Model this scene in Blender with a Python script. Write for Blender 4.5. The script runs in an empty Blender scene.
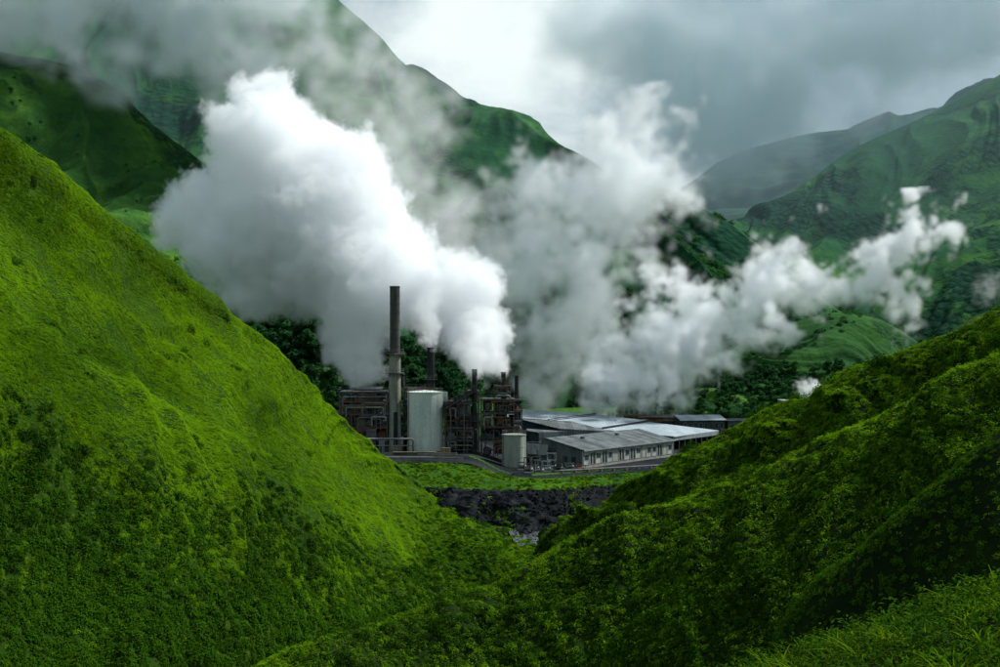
import bpy, bmesh, math, random
import numpy as np
from mathutils import Vector, Matrix
random.seed(7)
R = math.radians
sc = bpy.context.scene
COL = sc.collection

# ------------------------------------------------------------------ camera, world, sun, exposure
CZ = 34.0                                   # camera height over the works yard (yard = z 0)
F = 1000 * 50 / 36
cam = bpy.data.objects.new('camera', bpy.data.cameras.new('camera'))
COL.objects.link(cam)
cam.location = (0, 0, CZ)
cam.rotation_euler = (R(90), 0, 0)
cam.data.lens = 50
cam.data.sensor_width = 36
cam.data.clip_start = 0.1
cam.data.clip_end = 20000
sc.camera = cam

SUN_AZ = 70      # degrees to the right of the view direction (+Y), behind the works
SUN_EL = 50
SUN_STRENGTH = 3.1
SKY_STRENGTH = 0.10
EXPOSURE = 0.9
sd = Vector((math.sin(R(SUN_AZ)) * math.cos(R(SUN_EL)), math.cos(R(SUN_AZ)) * math.cos(R(SUN_EL)), math.sin(R(SUN_EL))))
sun = bpy.data.objects.new('sun', bpy.data.lights.new('sun', 'SUN'))
COL.objects.link(sun)
sun.data.energy = SUN_STRENGTH
sun.data.angle = R(6)
sun.data.color = (1.0, 0.99, 0.96)
sun.rotation_euler = sd.to_track_quat('Z', 'Y').to_euler()
sun.location = (0, 0, 200)

sc.view_settings.view_transform = 'Standard'
sc.view_settings.look = 'None'
sc.view_settings.exposure = EXPOSURE
sc.view_settings.gamma = 1.0
sc.render.engine = 'CYCLES'
cy = sc.cycles
cy.use_denoising = True
try:
    cy.denoiser = 'OPENIMAGEDENOISE'
except Exception:
    pass
cy.max_bounces = 16
cy.diffuse_bounces = 2
cy.glossy_bounces = 2
cy.transmission_bounces = 2
cy.transparent_max_bounces = 6
cy.volume_bounces = 14
cy.volume_step_rate = 2.0
cy.volume_max_steps = 256
cy.use_adaptive_sampling = True
cy.adaptive_threshold = 0.01
cy.denoising_prefilter = 'ACCURATE'
cy.denoising_input_passes = 'RGB_ALBEDO_NORMAL'
cy.sample_clamp_indirect = 6

world = bpy.data.worlds.new('World')
sc.world = world
world.use_nodes = True
nt = world.node_tree
nt.nodes.clear()


class NB:
    """small node-graph helper"""
    def __init__(s, tree):
        s.t = tree
    def n(s, kind, **kw):
        nd = s.t.nodes.new(kind)
        for k, v in kw.items():
            if k == 'ins':
                for kk, vv in v.items():
                    if hasattr(vv, 'is_output') or isinstance(vv, bpy.types.NodeSocket):
                        s.t.links.new(vv, nd.inputs[kk])
                    else:
                        nd.inputs[kk].default_value = vv
            else:
                setattr(nd, k, v)
        return nd
    def math(s, op, a, b=0.0, c=0.0, clamp=False):
        nd = s.n('ShaderNodeMath', operation=op, use_clamp=clamp)
        for i, v in enumerate((a, b, c)):
            if isinstance(v, bpy.types.NodeSocket):
                s.t.links.new(v, nd.inputs[i])
            else:
                nd.inputs[i].default_value = v
        return nd.outputs[0]
    def noise(s, vec, scale, detail=4, rough=0.55, dist=0.0):
        nd = s.n('ShaderNodeTexNoise', ins={'Scale': scale, 'Detail': detail, 'Roughness': rough, 'Distortion': dist})
        if vec is not None:
            s.t.links.new(vec, nd.inputs['Vector'])
        return nd.outputs['Fac']
    def ramp(s, fac, stops, interp='LINEAR'):
        nd = s.n('ShaderNodeValToRGB')
        s.t.links.new(fac, nd.inputs[0])
        cr = nd.color_ramp
        cr.interpolation = interp
        while len(cr.elements) < len(stops):
            cr.elements.new(0.5)
        for e, (p, c) in zip(cr.elements, stops):
            e.position = p
            e.color = (*c, 1) if len(c) == 3 else c
        return nd.outputs[0]
    def mix(s, fac, a, b, blend='MIX'):
        nd = s.n('ShaderNodeMix', data_type='RGBA', blend_type=blend)
        for sock, v in ((nd.inputs[0], fac), (nd.inputs[6], a), (nd.inputs[7], b)):
            if isinstance(v, bpy.types.NodeSocket):
                s.t.links.new(v, sock)
            else:
                sock.default_value = v if not isinstance(v, tuple) or len(v) == 4 else (*v, 1)
        return nd.outputs[2]
    def vscale(s, vec, sx, sy, sz, loc=(0, 0, 0), rot=(0, 0, 0)):
        nd = s.n('ShaderNodeMapping', ins={'Scale': (sx, sy, sz), 'Location': loc, 'Rotation': rot})
        s.t.links.new(vec, nd.inputs['Vector'])
        return nd.outputs[0]


b = NB(nt)
sky = b.n('ShaderNodeTexSky', sky_type='NISHITA', sun_disc=False)
sky.sun_elevation = R(SUN_EL)
sky.sun_rotation = R(SUN_AZ)
tc = b.n('ShaderNodeTexCoord')
sep = b.n('ShaderNodeSeparateXYZ', ins={0: tc.outputs['Generated']})
zz = b.math('ADD', b.math('MAXIMUM', sep.outputs[2], 0.0), 0.22)
px_ = b.math('DIVIDE', sep.outputs[0], zz)
py_ = b.math('DIVIDE', sep.outputs[1], zz)
cv = b.n('ShaderNodeCombineXYZ', ins={0: px_, 1: py_, 2: 0.0}).outputs[0]
n1 = b.noise(b.vscale(cv, 1.0, 1.0, 1.0, loc=(3.1, 0.4, 0)), 1.9, 8, 0.6, 0.6)
# overcast deck: darker blue-grey bellies, thin cream-white patch towards the view
cloud = b.ramp(n1, [(0.30, (0.24, 0.33, 0.38)), (0.46, (0.40, 0.51, 0.56)), (0.60, (0.60, 0.70, 0.74)), (0.76, (0.95, 0.99, 0.97))])
# gap in the deck where the light breaks through
gap_dir = Vector((0.006, 1.0, 0.212)).normalized()
dotn = b.n('ShaderNodeVectorMath', operation='DOT_PRODUCT', ins={0: b.n('ShaderNodeVectorMath', operation='NORMALIZE', ins={0: tc.outputs['Generated']}).outputs[0], 1: tuple(gap_dir)})
gapn = b.noise(b.vscale(tc.outputs['Generated'], 9.0, 1.0, 15.0), 1.0, 6, 0.6, 0.5)
gap = b.math('ADD', dotn.outputs['Value'], b.math('MULTIPLY', b.math('SUBTRACT', gapn, 0.5), 0.014))
gapm = b.n('ShaderNodeMapRange', interpolation_type='SMOOTHSTEP', ins={0: gap, 1: 0.993, 2: 1.0}).outputs[0]
cloud2 = b.mix(b.math('MULTIPLY', gapm, 0.9), cloud, (1.35, 1.42, 1.36))
bg_c = b.n('ShaderNodeBackground', ins={0: cloud2, 1: 0.45})
bg_s = b.n('ShaderNodeBackground', ins={0: sky.outputs[0], 1: SKY_STRENGTH})
mx = b.n('ShaderNodeMixShader', ins={0: 0.9, 1: bg_s.outputs[0], 2: bg_c.outputs[0]})
out = b.n('ShaderNodeOutputWorld')
nt.links.new(mx.outputs[0], out.inputs[0])
world.cycles.sampling_method = 'MANUAL'
world.cycles.sample_map_resolution = 512

# ------------------------------------------------------------------ helpers
def W(px, py, Y):
    return ((px - 500) * Y / F, Y, CZ - (py - 333.5) * Y / F)


def tag(o, label=None, cat=None, group=None, kind=None):
    if label: o['label'] = label
    if cat: o['category'] = cat
    if group: o['group'] = group
    if kind: o['kind'] = kind
    return o


def link(name, me, mats=(), parent=None):
    o = bpy.data.objects.new(name, me)
    COL.objects.link(o)
    for m in (mats if isinstance(mats, (list, tuple)) else ([mats] if mats else [])):
        me.materials.append(m)
    if parent:
        o.parent = parent
    return o


def _h(ix, iy, seed):
    h = (ix.astype(np.int64) * 374761393 + iy.astype(np.int64) * 668265263 + seed * 974634777) & 0xffffffff
    h = ((h ^ (h >> 13)) * 1274126177) & 0xffffffff
    return ((h ^ (h >> 16)) & 0xffff) / 65536.0 * 2 * np.pi


def perlin(x, y, seed=0):
    x0, y0 = np.floor(x), np.floor(y)
    fx, fy = x - x0, y - y0
    u, v = fx * fx * fx * (fx * (fx * 6 - 15) + 10), fy * fy * fy * (fy * (fy * 6 - 15) + 10)
    def g(dx, dy):
        a = _h(x0 + dx, y0 + dy, seed)
        return np.cos(a) * (fx - dx) + np.sin(a) * (fy - dy)
    a = g(0, 0) * (1 - u) + g(1, 0) * u
    c = g(0, 1) * (1 - u) + g(1, 1) * u
    return (a * (1 - v) + c * v) * 1.5


def fbm(x, y, oct=4, seed=0, gain=0.5):
    r, a = 0, 1.0
    for i in range(oct):
        r = r + a * perlin(x * 2 ** i, y * 2 ** i, seed + i * 17)
        a *= gain
    return r


def ridged(x, y, oct=4, seed=0, gain=0.5):
    r, a = 0, 1.0
    for i in range(oct):
        r = r + a * (1 - 2 * np.abs(perlin(x * 2 ** i, y * 2 ** i, seed + i * 17)))
        a *= gain
    return r


def smooth1(a, sig):
    k = int(sig * 3) + 1
    w = np.exp(-0.5 * (np.arange(-k, k + 1) / sig) ** 2)
    w /= w.sum()
    ap = np.concatenate([2 * a[:1] - a[k:0:-1], a, 2 * a[-1:] - a[-2:-k - 2:-1]])
    return np.stack([np.convolve(ap[:, j], w, 'valid') for j in range(a.shape[1])], 1)


def net(rows, M, N, sm=0.012, world_rows=False):
    """control rows (far to near) of (px,py,Y) -> dense (N,M,3) grid"""
    RR = []
    for r in rows:
        P = np.array([p if world_rows else W(*p) for p in r], float)
        d = np.r_[0, np.cumsum(np.linalg.norm(np.diff(P, axis=0), axis=1))]
        t = np.linspace(0, d[-1], M)
        Q = np.stack([np.interp(t, d, P[:, j]) for j in range(3)], 1)
        RR.append(smooth1(Q, max(1.0, sm * M)))
    RR = np.array(RR)
    # spacing of rows proportional to their mean distance
    d = np.r_[0, np.cumsum([np.linalg.norm(RR[i + 1] - RR[i], axis=1).mean() for i in range(len(RR) - 1)])]
    t = np.linspace(0, d[-1], N)
    # monotone-ish cubic hermite across the rows
    S = np.diff(RR, axis=0) / np.diff(d)[:, None, None]
    m = np.zeros_like(RR)
    m[0], m[-1] = S[0], S[-1]
    m[1:-1] = (S[:-1] + S[1:]) / 2
    i = np.clip(np.searchsorted(d, t, 'right') - 1, 0, len(d) - 2)
    h = (d[i + 1] - d[i])[:, None, None]
    s = ((t - d[i]) / (d[i + 1] - d[i]))[:, None, None]
    G = (2 * s**3 - 3 * s**2 + 1) * RR[i] + (s**3 - 2 * s**2 + s) * h * m[i] + (-2 * s**3 + 3 * s**2) * RR[i + 1] + (s**3 - s**2) * h * m[i + 1]
    vpar = np.interp(t, d, np.arange(len(d)))
    return G, vpar, t


def normals(G):
    du = np.gradient(G, axis=1)
    dv = np.gradient(G, axis=0)
    n = np.cross(du, dv)
    n /= np.linalg.norm(n, axis=2, keepdims=True) + 1e-9
    n *= np.sign(n[:, :, 2:3] + 1e-9)
    return n


def grid_mesh(name, G, mats, smooth=True):
    N, M = G.shape[:2]
    me = bpy.data.meshes.new(name)
    idx = np.arange(N * M).reshape(N, M)
    q = np.stack([idx[:-1, :-1], idx[:-1, 1:], idx[1:, 1:], idx[1:, :-1]], -1).reshape(-1, 4)
    me.vertices.add(N * M)
    me.vertices.foreach_set('co', G.reshape(-1).astype(np.float32))
    me.loops.add(q.size)
    me.loops.foreach_set('vertex_index', q.reshape(-1).astype(np.int32))
    me.polygons.add(len(q))
    me.polygons.foreach_set('loop_start', (np.arange(len(q)) * 4).astype(np.int32))
    me.polygons.foreach_set('use_smooth', np.full(len(q), smooth))
    me.update(calc_edges=True)
    if me.polygons[0].normal.z < 0:
        me.flip_normals()
    return link(name, me, mats)


def quads_mesh(name, V, Q, cols=None):
    me = bpy.data.meshes.new(name)
    V = np.asarray(V, np.float32); Q = np.asarray(Q, np.int32)
    me.vertices.add(len(V)); me.vertices.foreach_set('co', V.reshape(-1))
    me.loops.add(Q.size); me.loops.foreach_set('vertex_index', Q.reshape(-1))
    me.polygons.add(len(Q)); me.polygons.foreach_set('loop_start', (np.arange(len(Q)) * Q.shape[1]).astype(np.int32))
    me.update(calc_edges=True)
    return me

# ------------------------------------------------------------------ materials
def newmat(name):
    m = bpy.data.materials.new(name)
    m.use_nodes = True
    m.node_tree.nodes.clear()
    g = NB(m.node_tree)
    o = g.n('ShaderNodeOutputMaterial')
    return m, g, o


def principled(g, o, col, rough=0.8, metal=0.0, bump=None, bdist=0.1, bstr=1.0, spec=0.3):
    p = g.n('ShaderNodeBsdfPrincipled')
    for k, v in (('Base Color', col), ('Roughness', rough), ('Metallic', metal), ('Specular IOR Level', spec)):
        if isinstance(v, bpy.types.NodeSocket):
            g.t.links.new(v, p.inputs[k])
        else:
            p.inputs[k].default_value = (*v, 1) if isinstance(v, tuple) else v
    if bump is not None:
        bn = g.n('ShaderNodeBump', ins={'Height': bump, 'Distance': bdist, 'Strength': bstr})
        g.t.links.new(bn.outputs[0], p.inputs['Normal'])
    g.t.links.new(p.outputs[0], o.inputs['Surface'])
    return p


def hill_mat(name, c_dark, c_mid, c_lit, big=0.02, fine=0.6, bump=0.5, streak=(1, 1, 1), streak_rot=(0, 0, 0), soil=0.0, patches=None):
    m, g, o = newmat(name)
    geo = g.n('ShaderNodeNewGeometry')
    pos = geo.outputs['Position']
    a = g.noise(pos, big, 5, 0.6, 0.4)
    s_ = g.noise(g.vscale(pos, *streak, rot=streak_rot), fine * 0.3, 5, 0.6, 0.3)
    f = g.noise(pos, fine, 6, 0.65)
    mixv = g.math('ADD', g.math('MULTIPLY', a, 0.55), g.math('ADD', g.math('MULTIPLY', s_, 0.3), g.math('MULTIPLY', f, 0.25)))
    col = g.ramp(mixv, [(0.38, c_dark), (0.53, c_mid), (0.68, c_lit)])
    if soil:
        sn = g.noise(g.vscale(pos, *streak, rot=streak_rot, loc=(40, 3, 9)), fine * 0.2, 4, 0.6, 0.6)
        col = g.mix(g.math('MULTIPLY', g.n('ShaderNodeMapRange', ins={0: sn, 1: 0.62, 2: 0.72}).outputs[0], soil), col, (0.07, 0.055, 0.03))
    h = g.math('ADD', f, g.math('MULTIPLY', s_, 1.2))
    if patches:
        pn = g.noise(pos, patches, 7, 0.68, 0.8)
        pm = g.n('ShaderNodeMapRange', interpolation_type='SMOOTHSTEP', ins={0: pn, 1: 0.50, 2: 0.57}).outputs[0]
        vo = g.n('ShaderNodeTexVoronoi', ins={'Scale': fine * 1.4})
        g.t.links.new(pos, vo.inputs['Vector'])
        tc_ = g.mix(vo.outputs['Distance'], (c_dark[0] * 1.3, c_dark[1] * 1.35, c_dark[2] * 1.1), (c_dark[0] * .5, c_dark[1] * .5, c_dark[2] * .6))
        col = g.mix(pm, col, tc_)
        h = g.math('ADD', h, g.math('MULTIPLY', g.math('MULTIPLY', pm, g.math('SUBTRACT', 1.0, vo.outputs['Distance'])), 1.5))
    principled(g, o, col, 0.95, 0, h, bump, 0.8, 0.04)
    return m


def leaf_mat(name, c1, c2, trans=0.35, by_obj=True):
    m, g, o = newmat(name)
    oi = g.n('ShaderNodeObjectInfo')
    geo = g.n('ShaderNodeNewGeometry')
    n = g.noise(g.vscale(geo.outputs['Position'], 1, .55, 1), 0.035, 6, 0.62, 0.5)
    n2 = g.noise(geo.outputs['Position'], 3.5, 2, 0.7)
    f = g.math('ADD', g.math('ADD', g.math('MULTIPLY', g.math('SUBTRACT', n, 0.17), 1.9), g.math('MULTIPLY', oi.outputs['Random'], 0.35)), g.math('MULTIPLY', g.math('SUBTRACT', n2, 0.22), 0.75))
    fac = g.n('ShaderNodeMapRange', ins={0: f, 1: 0.6, 2: 1.25}).outputs[0]
    col = g.mix(fac, c1, c2)
    d = g.n('ShaderNodeBsdfDiffuse', ins={'Color': col})
    t = g.n('ShaderNodeBsdfTranslucent', ins={'Color': col})
    mxs = g.n('ShaderNodeMixShader', ins={0: trans, 1: d.outputs[0], 2: t.outputs[0]})
    g.t.links.new(mxs.outputs[0], o.inputs['Surface'])
    return m


M = {}
# wet grass / fern slopes
M['near_grass'] = hill_mat('near_grass', (0.007, 0.022, 0.003), (0.015, 0.040, 0.004), (0.030, 0.065, 0.005), 0.022, 0.9, 0.3, (0.5, 0.5, 1.0))
M['near_shrub'] = hill_mat('near_shrub', (0.003, 0.007, 0.002), (0.006, 0.015, 0.003), (0.014, 0.032, 0.004), 0.05, 1.0, 0.35)
M['mid_grass'] = hill_mat('mid_grass', (0.013, 0.048, 0.015), (0.026, 0.085, 0.017), (0.065, 0.15, 0.013), 0.012, 0.25, 1.2, (0.5, 0.5, 1.6), soil=0.15, patches=0.012)
M['far_green'] = hill_mat('far_green', (0.005, 0.034, 0.019), (0.011, 0.060, 0.024), (0.045, 0.13, 0.018), 0.004, 0.12, 1.6, (0.6, 0.6, 1.4), patches=0.006)
M['far_dark'] = hill_mat('far_dark', (0.006, 0.026, 0.024), (0.010, 0.040, 0.030), (0.02, 0.065, 0.03), 0.004, 0.07, 3.0, (0.6, 0.6, 1.2))
M['bank_grass'] = hill_mat('bank_grass', (0.012, 0.040, 0.006), (0.028, 0.085, 0.008), (0.055, 0.135, 0.009), 0.04, 1.2, 0.2)
M['floor_grass'] = hill_mat('floor_grass', (0.008, 0.03, 0.008), (0.03, 0.08, 0.010), (0.05, 0.11, 0.012), 0.01, 0.8, 0.3)


def ground_mat(name, cols, sc1=0.08, sc2=1.5, rough=0.7, bump=0.1, wet=False):
    m, g, o = newmat(name)
    pos = g.n('ShaderNodeNewGeometry').outputs['Position']
    n = g.math('ADD', g.math('MULTIPLY', g.noise(pos, sc1, 5, 0.6, 0.6), 0.6), g.math('MULTIPLY', g.noise(pos, sc2, 5, 0.65), 0.4))
    col = g.ramp(n, [(0.38, cols[0]), (0.5, cols[1]), (0.62, cols[2])])
    r = g.n('ShaderNodeMapRange', ins={0: n, 1: 0.4, 2: 0.6, 3: 0.8 if wet else rough, 4: rough}).outputs[0]
    principled(g, o, col, r, 0, n, bump, 0.7, 0.03)
    return m


M['yard'] = ground_mat('yard', [(0.006, 0.008, 0.010), (0.013, 0.016, 0.019), (0.032, 0.037, 0.040)], wet=True)
M['rock'] = ground_mat('rock', [(0.003, 0.004, 0.005), (0.008, 0.010, 0.012), (0.020, 0.025, 0.027)], 0.12, 0.9, 0.75, 0.5)
M['gravel'] = ground_mat('gravel', [(0.03, 0.035, 0.04), (0.07, 0.08, 0.088), (0.13, 0.14, 0.15)], 0.3, 2.5, 0.85, 0.1)
M['leaf_bright'] = leaf_mat('leaf_bright', (0.030, 0.092, 0.005), (0.175, 0.335, 0.007), 0.5)
M['leaf_deep'] = leaf_mat('leaf_deep', (0.004, 0.017, 0.004), (0.048, 0.125, 0.006), 0.36)
M['leaf_dark'] = leaf_mat('leaf_dark', (0.003, 0.014, 0.003), (0.036, 0.100, 0.005), 0.32)  # darker shrub leaves that also put the lower left slope's shade into colour
M['leaf_forest'] = leaf_mat('leaf_forest', (0.012, 0.055, 0.024), (0.040, 0.130, 0.034), 0.38)
M['blade'] = leaf_mat('blade', (0.025, 0.075, 0.003), (0.15, 0.26, 0.004), 0.45)

# ------------------------------------------------------------------ terrain
HG = {}
HV = {}


def hill(name, key, rows, M_, N_, mat, disp, label, back=None, sm=0.012, cat='hill', foot=0):
    rows = [list(r) for r in rows]
    if foot:
        rows.append([(px, py + foot * F / Y, Y - foot * .8) for px, py, Y in rows[-1]])
    if back:
        dx, dy, dz = back
        c = [W(*p) for p in rows[0]]
        b1 = [(x + dx, y + dy, z + dz) for x, y, z in c]
        b2 = [(x + dx * 2.6, y + dy * 2.6, z + dz * 3.2) for x, y, z in c]
        rows = [b2, b1] + [[W(*p) for p in r] for r in rows]
        world_rows = True
        off = 2
    else:
        world_rows = False
        off = 0
    G, vp, t = net(rows, M_, N_, sm, world_rows)
    n = normals(G)
    arc = np.r_[0, np.cumsum(np.linalg.norm(np.diff(G[N_ // 2], axis=0), axis=1))][None, :] * np.ones((N_, 1))
    dd = t[:, None] * np.ones((1, M_))
    G = disp(G, n, arc, dd, (vp - off)[:, None] * np.ones((1, M_)))
    o = grid_mesh(name, G, [mat])
    tag(o, label, cat, None, 'structure')
    HG[key] = G
    HV[key] = vp - off
    return o


def stepf(x, a, b):
    t = np.clip((x - a) / (b - a), 0, 1)
    return t * t * (3 - 2 * t)


# --- near left hill
def disp_left(G, n, s, d, vp):
    x, y = G[:, :, 0], G[:, :, 1]
    wv = fbm(x / 60, y / 60, 3, 5) * 14
    # shallow folds running down along the slope
    fold = ridged((s + wv + d * 0.35) / 34, d / 120, 2, 11, .4) * 2.8 * (1 - .75 * stepf(s / s.max(), .45, .75))
    f2 = ridged((s + wv * .5 + d * 0.55) / 10, d / 60, 2, 21) * 0.8
    lump = fbm(x / 5.0, y / 5.0, 3, 31) * 0.28
    k = 0.35 + 0.65 * stepf(vp, 0.0, 0.6)
    low = stepf(vp, 3.0, 3.8)
    h = fold * k + f2 * k + lump * (1 + low)
    G = G + n * h[:, :, None]
    G[:, :, 2] -= 0.5 * stepf(s / s.max(), .62, .84)
    return G


left_rows = [
    [(-420, -160, 215), (-200, -20, 232), (0, 135, 250), (60, 178, 263), (120, 230, 275), (200, 292, 290), (262, 345, 305), (300, 380, 315), (345, 424, 330), (385, 457, 343), (425, 492, 350), (480, 518, 350), (548, 541, 330)],
    [(-420, -60, 211), (-200, 55, 228), (0, 192, 246.5), (60, 226, 260), (120, 268, 272.5), (200, 321, 288), (250, 352, 298), (300, 391, 311.5), (345, 431, 327), (385, 462, 341), (425, 495, 348), (480, 520, 348), (548, 542, 329)],
    [(-420, 150, 182), (-200, 220, 198), (0, 290, 217), (130, 370, 236), (230, 430, 256), (320, 480, 284), (400, 520, 308), (470, 535, 325), (548, 546, 328)],
    [(-420, 300, 160), (-200, 350, 168), (0, 408, 178), (120, 442, 188), (200, 488, 200), (290, 540, 216), (370, 580, 238), (450, 585, 266), (548, 550, 322)],
    [(-420, 470, 150), (-200, 500, 158), (0, 540, 168), (130, 575, 178), (230, 610, 190), (320, 635, 206), (410, 622, 234), (470, 600, 264), (548, 556, 318)],
    [(-420, 800, 132), (-200, 800, 139), (0, 800, 148), (130, 800, 158), (230, 800, 170), (320, 780, 190), (400, 720, 218), (470, 640, 256), (548, 562, 312)],
]
hill('hillside', 'left', left_rows, 760, 330, M['near_grass'], disp_left, 'steep bright green grassy hillside filling the left of the valley', back=(-28, 22, -16), sm=0.02)


def disp_right(amp, seed, lump=0.5):
    def f(G, n, s, d, vp):
        x, y = G[:, :, 0], G[:, :, 1]
        wv = fbm(x / 30, y / 30, 3, seed) * 7
        h = ridged((s + wv + d * .3) / 24, d / 50, 3, seed + 3) * amp + ridged((s + d * .6 + wv) / 8, d / 22, 3, seed + 9) * amp * 0.35
        h = h + fbm(x / 3.0, y / 3.0, 3, seed + 31) * lump
        k = 0.35 + 0.65 * stepf(vp, 0.0, 0.8)
        return G + n * (h * k)[:, :, None]
    return f


# --- upper right spur
r1 = [
    [(1250, 225, 205), (1100, 280, 210), (1000, 324, 215), (930, 350, 222), (862, 373, 230), (800, 402, 243), (740, 431, 255), (700, 447, 265), (650, 480, 275), (600, 511, 288), (550, 543, 302)],
    [(1250, 300, 196), (1100, 335, 200), (1000, 365, 204), (920, 395, 210), (850, 425, 218), (785, 455, 230), (720, 480, 242), (655, 508, 255), (600, 530, 268), (548, 556, 280)],
    [(1250, 420, 178), (1100, 450, 182), (1000, 478, 186), (900, 500, 192), (830, 520, 200), (760, 545, 210), (700, 570, 220), (640, 590, 232), (570, 610, 245), (520, 640, 258)],
]
hill('hillside', 'r1', r1, 560, 260, M['near_shrub'], disp_right(2.2, 101), 'shrub covered green spur behind the nearer one, sloping down to the works', back=(22, 22, -9))
# --- lower right spur, nearer
r2 = [
    [(1300, 210, 128), (1150, 290, 130), (1000, 360, 133), (933, 390, 137), (897, 412, 139), (852, 428, 142), (751, 481, 148), (650, 515, 152), (560, 552, 152), (500, 582, 150), (400, 622, 145), (270, 668, 136), (150, 725, 126), (0, 800, 115)],
    [(1300, 250, 123), (1150, 320, 125), (1000, 385, 128), (925, 415, 132), (880, 438, 134), (825, 460, 137), (735, 503, 143), (650, 538, 146.5), (560, 574, 146.5), (500, 604, 144.5), (400, 644, 139.5), (270, 690, 131), (150, 745, 121), (0, 820, 111)],
    [(1300, 400, 112), (1150, 460, 114), (1000, 510, 117), (900, 540, 120.5), (820, 575, 124), (740, 605, 129), (650, 640, 134), (560, 670, 135.5), (500, 700, 134.5), (400, 740, 130.5), (270, 780, 122), (150, 830, 113), (0, 890, 104)],
    [(1300, 820, 84), (1150, 840, 87), (1000, 860, 92), (900, 870, 98), (820, 880, 103), (740, 900, 108), (650, 930, 112), (560, 950, 115), (500, 980, 115), (400, 1010, 112), (270, 1040, 106), (150, 1060, 99), (0, 1100, 92)],
]
hill('hillside', 'r2', r2, 700, 300, M['near_shrub'], disp_right(1.3, 201, 0.4), 'long leafy green spur crossing the lower right of the valley', back=(8, 22, -10))
# --- third fold close to the camera
r3 = [
    [(1300, 300, 60), (1150, 370, 61), (1000, 437, 62), (933, 497, 63), (877, 543, 64), (822, 582, 65), (782, 634, 65), (735, 720, 64), (690, 830, 62)],
    [(1300, 350, 58.8), (1150, 420, 59.8), (1000, 480, 60.8), (933, 535, 61.9), (877, 578, 62.9), (826, 615, 64), (782, 665, 64), (735, 750, 63), (690, 860, 61)],
    [(1300, 480, 55.5), (1150, 540, 56.6), (1000, 600, 58), (933, 640, 59.6), (877, 680, 60.8), (830, 710, 62), (782, 770, 62.2), (735, 850, 61), (690, 940, 59)],
    [(1300, 800, 48), (1150, 850, 50), (1000, 900, 52), (933, 940, 53.5), (877, 970, 55), (830, 1000, 56), (782, 1050, 56.5), (735, 1100, 56), (690, 1200, 55)],
]
hill('hillside', 'r3', r3, 420, 220, M['near_shrub'], disp_right(0.4, 301, 0.25), 'dark shaded fold of the right hillside with a grassy edge', back=(4, 12, -7))
# --- knoll the photographer stands on
k0 = [(-30, 26, 24.5), (-8, 24, 26.5), (1.2, 16.5, 28.8), (3.0, 15, 30.4), (5.2, 14.5, 31.05), (8, 15, 31.5), (14, 17, 32.2), (30, 22, 33)]
k1 = [(-30, 14, 26.5), (-8, 12, 28.0), (0.2, 11, 29.4), (2.6, 10.5, 30.9), (4.6, 10, 31.4), (7, 10, 31.8), (13, 10, 32.4), (30, 10, 33)]
k2 = [(-30, 2, 29), (-8, 2, 30.0), (0, 3, 31.6), (2.6, 3, 31.9), (4.6, 3, 32.0), (7, 3, 32.2), (13, 2, 32.7), (30, 0, 33.3)]
k3 = [(-30, -14, 30), (-8, -12, 31.0), (0, -12, 31.8), (2.6, -12, 32), (4.6, -12, 32.2), (7, -12, 32.5), (13, -12, 33), (30, -14, 33.5)]
kb = [(-30, 34, 16), (-8, 33, 17), (1.4, 24, 20), (3.0, 22, 22), (5.2, 21, 23), (8, 22, 24), (14, 26, 25), (30, 32, 26)]
kbb = [(-30, 50, -4), (-8, 50, -2), (1.4, 42, 2), (3.0, 40, 3), (5.2, 40, 4), (8, 42, 5), (14, 46, 6), (30, 50, 8)]
Gk, _, _ = net([kbb, kb, k0, k1, k2, k3], 220, 260, 0.02, True)
Gk[:, :, 2] -= 0.10
Gk[:, :, 2] += fbm(Gk[:, :, 0] / 2.0, Gk[:, :, 1] / 2.0, 4, 77) * 0.12
tag(grid_mesh('knoll', Gk, [M['near_shrub']]), 'grassy knoll at the lower right corner', 'hill', None, 'structure')
HG['knoll'] = Gk


def disp_far(a1, l1, a2, l2, a3, l3, seed, shear=0.4):
    def f(G, n, s, d, vp):
        x, y = G[:, :, 0], G[:, :, 1]
        wv = fbm(s / (l1 * 1.5), d / (l1 * 1.5), 3, seed) * l1 * 0.6 + fbm(s / (l2 * 2), d / (l2 * 2), 2, seed + 41) * l2 * 0.5
        h = ridged((s + wv + d * shear) / l1, d / (l1 * 3.2), 2, seed + 3, 0.35) * a1
        h = h + ridged((s + wv * .7 + d * shear * 1.3) / l2, d / (l2 * 6.0), 2, seed + 9, 0.45) * a2 * (0.35 + 0.5 * stepf(fbm(s / (l1 * .8), d / (l1 * .8), 2, seed + 61), -.4, .5))
        h = h + ridged((s + wv * .5 + d * shear * 1.6) / (l2 * .33), d / (l2 * 2.4), 2, seed + 19, 0.5) * a2 * 0.09
        h = h + fbm(s / l3, d / l3, 3, seed + 31, 0.5) * a3 * 0.22
        k = 0.12 + 0.88 * stepf(vp, 0.0, 0.9)
        return G + n * (h * k)[:, :, None]
    return f


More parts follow.
